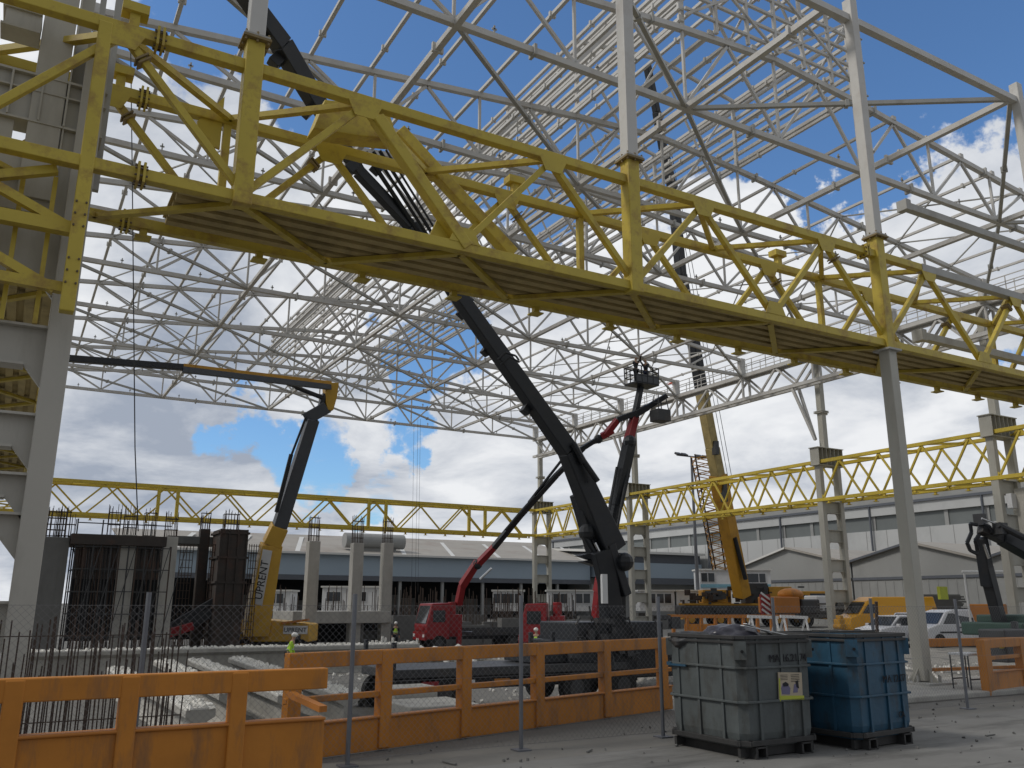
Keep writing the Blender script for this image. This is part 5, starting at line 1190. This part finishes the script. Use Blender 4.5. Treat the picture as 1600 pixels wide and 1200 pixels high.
# lattice jib stowed beside
LM = [(1100, 712), (1110, 790), (1128, 888)]
A = at(1097, 712, D=DY+2); B = at(1126, 890, D=DY+2); d = (B-A).normalized(); sx = rx*.85; sy = ry*.85
t2 = thing('lattice_jib', 'rust-red lattice jib standing upright left of the amber crane boom', 'crane jib', B)
g = G(); 
for a_, b_ in ((-1, -1), (1, -1), (1, 1), (-1, 1)): g.tube(A+sx*a_+sy*b_, B+sx*a_*.7+sy*b_*.7, .075, n=5)
g.build('chord', 'rebar', t2)
g = G(); n = 30
for k in range(n):
    f0, f1 = k/n, (k+1)/n; p = A+(B-A)*f0; q = A+(B-A)*f1; s0 = 1-.3*f0; s1 = 1-.3*f1; sg = 1 if k % 2 else -1
    g.tube(p-sx*sg*s0-sy*s0, q+sx*sg*s1-sy*s1, .05, n=4); g.tube(p-sx*sg*s0+sy*s0, q+sx*sg*s1+sy*s1, .05, n=4); g.tube(p-sx*s0-sy*sg*s0, q-sx*s1+sy*sg*s1, .05, n=4); g.tube(p+sx*s0-sy*sg*s0, q+sx*s1+sy*sg*s1, .05, n=4)
g.build('lacing', 'craney', t2)

# black knuckle crane at the right edge
DG = 27.0
t = thing('loader_crane', 'black folded loader crane with hoses at the right frame edge', 'crane', at(1565, 1010, D=DG))
G().beam(at(1563, 975, D=DG), at(1540, 885, D=DG), .30, .34, up=(0, 1, 0), w2=.34).build('mast', 'black', t, bevel=.03)
G().beam(at(1545, 915, D=DG), at(1532, 840, D=DG), .38, .34, up=(0, 1, 0), w2=.26).build('mast', 'black', t, bevel=.03)
G().beam(at(1531, 826, D=DG), at(1576, 846, D=DG), .27, .3, up=(0, 1, 0), w2=.32).build('arm', 'dkgrey', t, bevel=.02)
G().beam(at(1565, 840, D=DG), at(1625, 872, D=DG), .38, .4, up=(0, 1, 0), w2=.46).build('arm', 'black', t, bevel=.03)
g = G(); g.path([at(1527, 820, D=DG-.3), at(1516, 818, D=DG-.3), at(1518, 832, D=DG-.3), at(1511, 848, D=DG-.3), at(1516, 860, D=DG-.3), at(1528, 866, D=DG-.3)], .06); g.path([at(1536, 818, D=DG-.3), at(1546, 822, D=DG-.3), at(1550, 832, D=DG-.3)], .05)
g.path([at(1530, 835, D=DG-.3), at(1524, 845, D=DG-.3), at(1528, 860, D=DG-.3)], .06); g.build('hose', 'black', t)
g = G(); g.tube(at(1534, 810, D=DG-.3), at(1562, 820, D=DG-.3), .035); g.tube(at(1537, 850, D=DG-.3), at(1545, 872, D=DG-.3), .05); g.tube(at(1568, 826, D=DG-.4), at(1590, 836, D=DG-.4), .04); g.each('ram_rod', 'chrome', t)
g = G(); g.box(at(1531, 812, D=DG), (.22, .3, .35)); g.box(at(1563, 826, D=DG-.3), (.34, .3, .35)); g.tube(at(1560, 820, D=DG-.4), at(1600, 840, D=DG-.4), .10); g.each('valve_block', 'dkgrey', t)
g = G(); p = at(1560, 980, D=DG); g.box(p+Vector((1.3, 0, -.05)), (3.4, 2.0, .40)); g.box(p+Vector((1.6, 0, .25)), (2.6, 1.8, .25)); g.build('base_frame', 'green', t, bevel=.05)
g = G()
for x_ in (-.8, 0.1, 1.2, 2.4): g.beam(p+Vector((x_, -1.0, .2)), p+Vector((x_-.15, -1.1, -1.6)), .16)
g.each('leg', 'black', t, bevel=.02)

# ------------------------------------------------------------------ vehicles on the right
def car(label, cat, px, D, heading, L_, Wd, H_, prof, roofp, m, group=None, name='parked_car', wz=None):
    p = at(px[0], px[1], D=D); z = hgt(p.x, p.y)
    t = thing(name, label, cat, (p.x, p.y, z), heading, group)
    hw = Wd/2
    bm_v = [(x, -hw, zc) for x, zc in prof]
    g = G(); g.prism([(x, -hw, zc) for x, zc in prof], (0, Wd, 0)); b = g.build('body', m, t, world=False, bevel=.06)
    g = G(); n = len(roofp)
    vs = [(x, -hw*(.98 if zc < H_*.6 else .86), zc) for x, zc in roofp]+[(x, hw*(.98 if zc < H_*.6 else .86), zc) for x, zc in roofp]
    g.add(vs, [tuple(range(n))[::-1], tuple(range(n, 2*n))]+[(i, (i+1) % n, n+(i+1) % n, n+i) for i in range(n)]); g.build('cabin', m, t, world=False, bevel=.05)
    return t, b
def glass(t, quad, nm='window', m='glass'):
    g = G(); g.add(quad, [(0, 1, 2, 3)]); g.build(nm, m, t, world=False)
hh = YAW+math.radians(180+38)
L_, Wd = 4.1, 1.72
t, b = car('white hatchback car parked between the yellow van and the steel column', 'car', (1400, 992), 44, YAW+math.radians(180+25), L_, Wd, 1.5,
    [(-2.0, .35), (2.02, .35), (2.05, .62), (1.95, .84), (1.1, .98), (-2.0, 1.0), (-2.05, .6)], [(1.15, .95), (.45, 1.46), (-1.3, 1.50), (-1.95, .98)], 'carw')
glass(t, [(1.13, -.72, 1.0), (1.13, .72, 1.0), (.52, .62, 1.43), (.52, -.62, 1.43)], 'windscreen')
for s_ in (-1, 1): glass(t, [(.95, s_*.83, 1.02), (.45, s_*.775, 1.38), (-.3, s_*.765, 1.40), (-.3, s_*.83, 1.02)]); glass(t, [(-.36, s_*.83, 1.02), (-.36, s_*.765, 1.40), (-1.25, s_*.77, 1.38), (-1.5, s_*.83, 1.02)])
for s_ in (-1, 1): G().box((1.98, s_*.6, .74), (.12, .36, .13)).build('headlight', 'glass', t, world=False)
G().box((2.06, 0, .52), (.06, 1.1, .18)).build('grille', 'black', t, world=False); G().box((2.08, 0, .44), (.02, .5, .11)).build('number_plate', 'white', t, world=False)
for x in (1.3, -1.3):
    for y in (-.78, .78): wheel(t, x, y, .32, .33, .2)
for s_ in (-1, 1): G().box((.85, s_*.98, 1.02), (.12, .2, .13)).build('mirror', 'carw', t, world=False)
p_ = dict()
t, b = car('white small van with side windows parked right of the steel column', 'van', (1483, 992), 43.5, YAW+math.radians(180+16), 4.2, 1.75, 1.85,
    [(-2.1, .32), (2.05, .32), (2.1, .62), (2.0, .92), (1.3, 1.12), (-2.1, 1.15)], [(1.32, 1.08), (.72, 1.70), (.3, 1.80), (-1.95, 1.82), (-2.08, 1.1)], 'carw')
glass(t, [(1.33, -.74, 1.13), (1.33, .74, 1.13), (.78, .66, 1.66), (.78, -.66, 1.66)], 'windscreen')
for s_ in (-1, 1):
    glass(t, [(1.05, s_*.87, 1.12), (.62, s_*.775, 1.62), (.10, s_*.765, 1.64), (.10, s_*.86, 1.12)]); glass(t, [(.02, s_*.86, 1.12), (.02, s_*.765, 1.64), (-.85, s_*.765, 1.64), (-.85, s_*.86, 1.12)]); glass(t, [(-.95, s_*.86, 1.12), (-.95, s_*.765, 1.64), (-1.75, s_*.765, 1.62), (-1.85, s_*.86, 1.12)])
    G().box((0, s_*.885, .72), (2.6, .02, .08)).build('rub_strip', 'black', t, world=False); G().box((2.02, s_*.62, .85), (.1, .34, .2)).build('headlight', 'glass', t, world=False); G().box((.02, s_*.89, .95), (.2, .03, .05)).build('door_handle', 'black', t, world=False)
    G().box((-.7, s_*.6, 1.87), (2.0, .04, .05)).build('roof_rail', 'dkgrey', t, world=False)
G().box((2.12, 0, .55), (.06, 1.5, .22)).build('bumper', 'dkgrey', t, world=False)
for x in (1.35, -1.35):
    for y in (-.8, .8): wheel(t, x, y, .32, .33, .2)
t, b = car('white car partly hidden behind the hatchback and the steel column', 'car', (1425, 977), 51, YAW+math.radians(180+32), 4.2, 1.75, 1.6,
    [(-2.0, .35), (2.02, .35), (2.05, .62), (1.95, .9), (1.1, 1.05), (-2.0, 1.05)], [(1.15, 1.0), (.45, 1.56), (-1.5, 1.60), (-1.95, 1.03)], 'carw')
glass(t, [(1.13, -.72, 1.06), (1.13, .72, 1.06), (.52, .62, 1.52), (.52, -.62, 1.52)], 'windscreen')
for x in (1.3, -1.3):
    for y in (-.78, .78): wheel(t, x, y, .32, .33, .2)
t, b = car('amber yellow long delivery van with a high roof behind the white cars', 'van', (1385, 970), 56, YAW+math.radians(180+8), 6.4, 2.1, 2.6,
    [(-3.1, .45), (3.0, .45), (3.1, .8), (3.05, 1.2), (2.4, 1.45), (-3.1, 1.5)], [(2.45, 1.4), (1.75, 2.25), (1.3, 2.52), (-2.9, 2.55), (-3.1, 1.4)], 'vany', name='delivery_van')
for s_ in (-1, 1): glass(t, [(2.2, s_*1.05, 1.5), (1.72, s_*.95, 2.05), (1.1, s_*.945, 2.08), (1.1, s_*1.04, 1.5)])
glass(t, [(2.47, -.9, 1.5), (2.47, .9, 1.5), (1.85, .82, 2.2), (1.85, -.82, 2.2)], 'windscreen')
G().box((0, -1.06, .7), (5.6, .03, .3)).build('rub_strip', 'dkgrey', t, world=False)
for x in (2.1, -2.0):
    for y in (-.95, .95): wheel(t, x, y, .38, .38, .25)
# orange machine and small things right of the crane
g = G(); p = at(1240, 950, D=60); t = thing('road_roller', 'orange and purple-black machine with a striped board right of the amber crane', 'machine', p-Vector((0, 0, .8)))
G().box(p+Vector((-1.4, 0, .2)), (2.4, 1.6, 1.1)).build('body', 'orange2', t, bevel=.08); G().box(p+Vector((1.0, 0, .1)), (1.8, 1.4, 1.0)).build('engine', 'dkgrey', t, bevel=.1); G().ball(p+Vector((-.2, 0, .9)), .9, (1.2, .8, .5), 14, 8).build('hood', 'orange', t, smooth=True)
G().box(p+Vector((2.4, 0, .3)), (1.3, 1.2, 1.1)).build('tank', 'white', t, bevel=.08); G().box(p+Vector((-3.0, -.3, .2)), (.9, .1, 1.4)).build('striped_board', 'red', t)
g = G()
for k in range(4): g.box(p+Vector((-3.0, -.36, -.3+.36*k)), (.95, .02, .14), (0, .5, 0))
g.each('stripe', 'white', t)
# far orange frame and white trestles behind the skips
t = thing('edge_barrier', 'orange lattice barrier standing beyond the skips under the amber crane', 'barrier', at(1150, 985, D=31))
A = at(1045, 963, D=31); B = at(1242, 963, D=31); ZL = at(1150, 984, D=31).z
G().beam(A, B, .10, .12).build('top_rail', 'orange2', t)
g = G()
for k in range(9): p = A+(B-A)*(k+.3)/9; g.beam(p, Vector((p.x, p.y, ZL-.3)), .12, .08)
g.build('post', 'orange2', t); a = Vector((A.x, A.y, ZL+.05)); b = Vector((B.x, B.y, ZL+.05)); G().beam(a+(b-a)*.12, a+(b-a)*.5, .08, .30).build('panel', 'orange', t)
t = thing('trestle', 'left one of two pale trestles behind the skips', 'trestle', at(1192, 985, D=29)); 
def trestle(t, x0, x1, D):
    a = at(x0, 963, D=D); b = at(x1, 965, D=D); G().beam(a, b, .10, .10).build('beam', 'white', t)
    for f in (.12, .92):
        p = a+(b-a)*f
        for s_ in (-.3, .3): G().beam(p, p+Vector((-.12, s_, -.95)), .055).build('leg', 'white', t)
trestle(t, 1168, 1216, 29); t = thing('trestle', 'right one of two pale trestles, nearest the ladder column', 'trestle', at(1240, 985, D=29)); trestle(t, 1219, 1262, 29)
# work table near the right barrier
tp = at(1505, 1022, D=20); t = thing('work_table', 'small white-topped steel table behind the right fence post', 'table', (tp.x, tp.y, hgt(tp.x, tp.y)))
z0_ = hgt(tp.x, tp.y); G().box((tp.x+.1, tp.y, z0_+.9), (.62, .5, .05)).build('top', 'white', t, bevel=.01)
for sx in (-.18, .38):
    for sy in (-.22, .22): G().tube((tp.x+sx, tp.y+sy, z0_), (tp.x+sx, tp.y+sy, z0_+.88), .018, n=6).build('leg', 'dkgrey', t)
g = G(); g.box((tp.x+.1, tp.y-.22, z0_+.35), (.56, .03, .03)); g.box((tp.x+.1, tp.y+.22, z0_+.35), (.56, .03, .03)); g.build('stretcher', 'dkgrey', t)
# tanks behind right barrier
g = G(); p = at(1575, 1008, D=25); 
tag(G().box(p, (1.5, .8, .9)).build('tool_chest', 'dkgrey', bevel=.04), 'grey tool chest under the right black crane', 'chest')
tag(G().ball(at(1564, 1006, D=24.3), .13, n=12, m=8).build('buoy', 'helmy', smooth=True), 'yellow round cap on top of the grey tool chest', 'cap')
# white portal frame by the sheds
t = thing('portal_frame', 'thin white pipe portal in front of the sheds, right of the small van', 'frame', at(1520, 990, D=40))
G().tube(at(1503, 893, D=40), at(1567, 893, D=40), .05).build('crossbar', 'white', t); G().tube(at(1506, 893, D=40), at(1520, 995, D=40), .05).build('upright', 'white', t)
tag(G().bb(at(1468, 924, D=55)-Vector((.1, .1, .5)), at(1468, 924, D=55)+Vector((.7, .1, .3))).build('yellow_sign', 'signy'), 'small yellow sign panel above the white small van', 'sign')
tag(G().box(at(1545, 958, D=44), (2.6, 1.6, .9), (0, 0, .5)).build('debris_container', 'orange2', bevel=.05), 'low orange-brown open container right of the small van', 'container')
g = G(); rr = random.Random(77)
for i in range(90): p = at(rr.uniform(1270, 1340), rr.uniform(940, 965), D=62+rr.uniform(-2, 2)); g.box(p, (rr.uniform(.6, 2.5), .2, .12), (0, rr.uniform(-.1, .1), YAW))
tag(g.build('pipe_stack', 'conc2'), 'stack of grey pipes and boards left of the yellow van', 'materials', kind='stuff')
g = G(); rr = random.Random(78)
for i in range(60): p = at(rr.uniform(1452, 1480), rr.uniform(930, 955), D=60); g.box(p, (rr.uniform(1.6, 2.8), .2, .12), (0, 0, YAW))
tag(g.build('board_stack', 'conc2'), 'dark stack of boards above the small van', 'materials', kind='stuff')
g = G(); g.tube(at(1371, 1000, D=27), at(1369, 940, D=27), .05); tag(g.build('marker_post', 'rebar'), 'rusty thin post standing before the white hatchback', 'post')
g = G(); p = at(1311, 968, D=46); g.box(p+Vector((0, 0, -.15)), (.42, .4, .35)); g.box(p+Vector((.05, 0, .12)), (.26, .3, .2)); g.tube(p+Vector((-.12, -.25, -.35)), p+Vector((-.12, .25, -.35)), .14); g.tube(p+Vector((.14, -.25, -.35)), p+Vector((.14, .25, -.35)), .14); tag(g.build('mini_dumper', 'craney', bevel=.03), 'small yellow machine seen through the legs of the ladder column', 'machine')
# wall lamp box on the right ladder column
tag(G().box(at(1581, 783, X=47.3), (.5, .3, .8)).build('junction_box', 'white', bevel=.03), 'white junction box on the wall plate of the right ladder column', 'box')
g = G(); g.bb((47.5, 21.0, 2), (47.7, 27.2, 8.2)); tag(g.build('wall_panel', 'pillar'), 'drab steel wall panel behind the right ladder column', 'panel')

# ------------------------------------------------------------------ people
def skinmesh(name, joints, edges, m, parent, sub=2):
    me = bpy.data.meshes.new(name); me.from_pydata([j[0] for j in joints], edges, [])
    o = bpy.data.objects.new(name, me); COL.objects.link(o)
    sk = o.modifiers.new('s', 'SKIN'); sk.use_smooth_shade = True
    for i, j in enumerate(joints):
        v = me.skin_vertices[0].data[i]; r_ = j[1]; v.radius = (r_, r_) if isinstance(r_, float) else r_; v.use_root = (i == 0)
    sb = o.modifiers.new('u', 'SUBSURF'); sb.levels = sb.render_levels = sub
    bpy.context.view_layer.update()
    me2 = bpy.data.meshes.new_from_object(o.evaluated_get(bpy.context.evaluated_depsgraph_get())); me2.name = name
    COL.objects.unlink(o); bpy.data.objects.remove(o)
    me2.materials.clear(); me2.materials.append(M[m])
    for p in me2.polygons: p.use_smooth = True
    o2 = bpy.data.objects.new(name, me2); COL.objects.link(o2); o2.parent = parent; return o2
def person(label, loc, rz, helmet, jacket, trousers, armL, armR, lean=0., legs=((.10, 0), (-.10, 0)), vestm=None, crouch=0.):
    t = thing('person', label, 'person', loc, rz)
    hip = .93-crouch; V = Vector
    sh = V((0, 0, hip+.50)); sh = V((0, -math.sin(lean)*.5, hip+math.cos(lean)*.5)); nk = sh+V((0, -math.sin(lean)*.08-.01, .08)); hd_ = nk+V((0, -.03-math.sin(lean)*.08, .16))
    J = [((0, 0, hip), (.13, .10)), (tuple(V((0, 0, hip)).lerp(sh, .5)), (.13, .09)), (tuple(sh), (.15, .09)), (tuple(nk), .052), (tuple(hd_), (.085, .10)), (tuple(hd_+V((0, 0, .09))), .075)]
    E_ = [(0, 1), (1, 2), (2, 3), (3, 4), (4, 5)]
    A = []
    for sx, arm in ((.19, armL), (-.19, armR)):
        b = len(J); p0 = sh+V((sx, 0, -.02)); el = p0+V(arm[0]); wr = el+V(arm[1]); hn = wr+(wr-el).normalized()*.09
        J += [(tuple(p0), .058), (tuple(el), .042), (tuple(wr), .028), (tuple(hn), (.040, .022))]; E_ += [(2, b), (b, b+1), (b+1, b+2), (b+2, b+3)]; A.append((p0, el, wr, hn))
        for k, o_ in enumerate((-.024, -.008, .008, .024)):
            J.append((tuple(hn+(wr-el).normalized()*(.075 if k in (1, 2) else .06)+V((o_, 0, -.01))), .009)); E_.append((b+3, len(J)-1))
        J.append((tuple(hn+V((.045*(1 if sx > 0 else -1), -.02, .0))), .010)); E_.append((b+3, len(J)-1))
    Lg = []
    for sx, (lx, fw) in zip((.1, -.1), legs):
        b = len(J); kn = V((lx, -fw*.5-crouch*.5, (hip+.07)*.5)); an = V((lx, fw, .08)); toe = an+V((0, -.16, -.04))
        J += [((sx, 0, hip-.04), .085), (tuple(kn), .058), (tuple(an), .042), (tuple(toe), .038)]; E_ += [(0, b), (b, b+1), (b+1, b+2), (b+2, b+3)]; Lg.append((V((sx, 0, hip-.04)), kn, an, toe))
    skinmesh('body', J, E_, 'skin', t, 2)
    # face
    g = G(); 
    for sx in (-.032, .032): g.ball(hd_+V((sx, -.092, .02)), .011)
    g.build('eyes', 'dark', t, world=False); G().ball(hd_+V((0, -.108, -.01)), .017, (.8, 1, 1.3)).build('nose', 'skin', t, world=False)
    for sx in (-.088, .088): G().ball(hd_+V((sx, 0, 0)), .025, (.4, .8, 1.2)).build('ear', 'skin', t, world=False)
    # clothes
    JJ = [((0, 0, hip+.03), (.155, .125)), (tuple(V((0, 0, hip)).lerp(sh, .5)), (.155, .115)), (tuple(sh), (.165, .11)), (tuple(sh+V((0, 0, .06))), .07)]; EE = [(0, 1), (1, 2), (2, 3)]
    for p0, el, wr, hn in A: b = len(JJ); JJ += [(tuple(p0), .075), (tuple(el), .058), (tuple(wr), .045)]; EE += [(2, b), (b, b+1), (b+1, b+2)]
    skinmesh('jacket', JJ, EE, jacket, t, 2)
    JJ = [((0, 0, hip), (.15, .12))]; EE = []
    for a, kn, an, toe in Lg: b = len(JJ); JJ += [(tuple(a), .10), (tuple(kn), .075), (tuple(an+V((0, 0, .04))), .062)]; EE += [(0, b), (b, b+1), (b+1, b+2)]
    skinmesh('trousers', JJ, EE, trousers, t, 2)
    for a, kn, an, toe in Lg: g = G(); g.beam(an+V((0, .05, -.03)), toe+V((0, -.02, .0)), .10, .09); g.build('boot', 'black', t, world=False, bevel=.02)
    if vestm:
        JJ = [((0, 0, hip+.06), (.172, .14)), (tuple(V((0, 0, hip)).lerp(sh, .55)), (.172, .13)), (tuple(sh), (.185, .125))]; skinmesh('vest', JJ, [(0, 1), (1, 2)], vestm, t, 2)
        g = G(); c = V((0, 0, hip)).lerp(sh, .4); g.box(c, (.35, .27, .035)); g.build('reflective_band', 'white', t, world=False)
    if helmet:
        g = G(); c = hd_+V((0, 0, .05)); g.ball(c, .125, (.95, 1.08, .85), 14, 8); g.box(c+V((0, -.12, -.015)), (.16, .08, .02)); g.build('helmet', helmet, t, world=False, smooth=True)
    return t
down = ((.05, .02, -.28), (.0, -.10, -.24)); downr = ((-.05, .02, -.28), (.0, -.10, -.24)); fwdarm = ((.04, -.18, -.20), (-.08, -.22, .05)); fwdr = ((-.04, -.18, -.20), (.08, -.22, .05)); up_ = ((.1, -.12, .22), (.0, -.1, .24)); upr = ((-.1, -.12, .22), (0, -.1, .24))
fz = YAW     # facing the camera
p = at(617, 1014, D=58); person('person in a yellow-green vest and white helmet standing left of the red lorry', (p.x, p.y, -1.0), fz+.3, 'helmw', 'cloth', 'cloth', down, downr, vestm='vest')
p = at(838, 1030, D=44); person('person in a yellow-green vest over dark clothes, cut off by the orange barrier rail', (p.x, p.y, -1.0), fz-.4, 'helmw', 'cloth', 'cloth', down, downr, vestm='vest')
p = at(449, 1052, D=36); person('person in a bright vest peeping past the corner of the orange barrier', (p.x, p.y, -1.0), fz+1.6, 'helmw', 'vest', 'cloth', down, downr, .25, vestm='vest')
p = at(1055, 617, X=47.5); person('person in an orange jacket and dark trousers working on the eaves walkway', (p.x, p.y, ZC+.09), fz-1.35, 'helmy' if False else 'helmw', 'vesto', 'cloth', fwdarm, fwdr, .45, legs=((.10, -.12), (-.10, .18)))
person('person in dark clothes at the left side of the high basket', tuple(b0+Vector((-.45, 0, .11))), fz+.6, 'helmw' if False else None, 'cloth', 'cloth', up_, fwdr)
person('person in dark clothes at the right side of the high basket', tuple(b0+Vector((.45, .1, .11))), fz-.6, None, 'cloth', 'jeans', fwdarm, upr)
print('objects', len(bpy.data.objects))
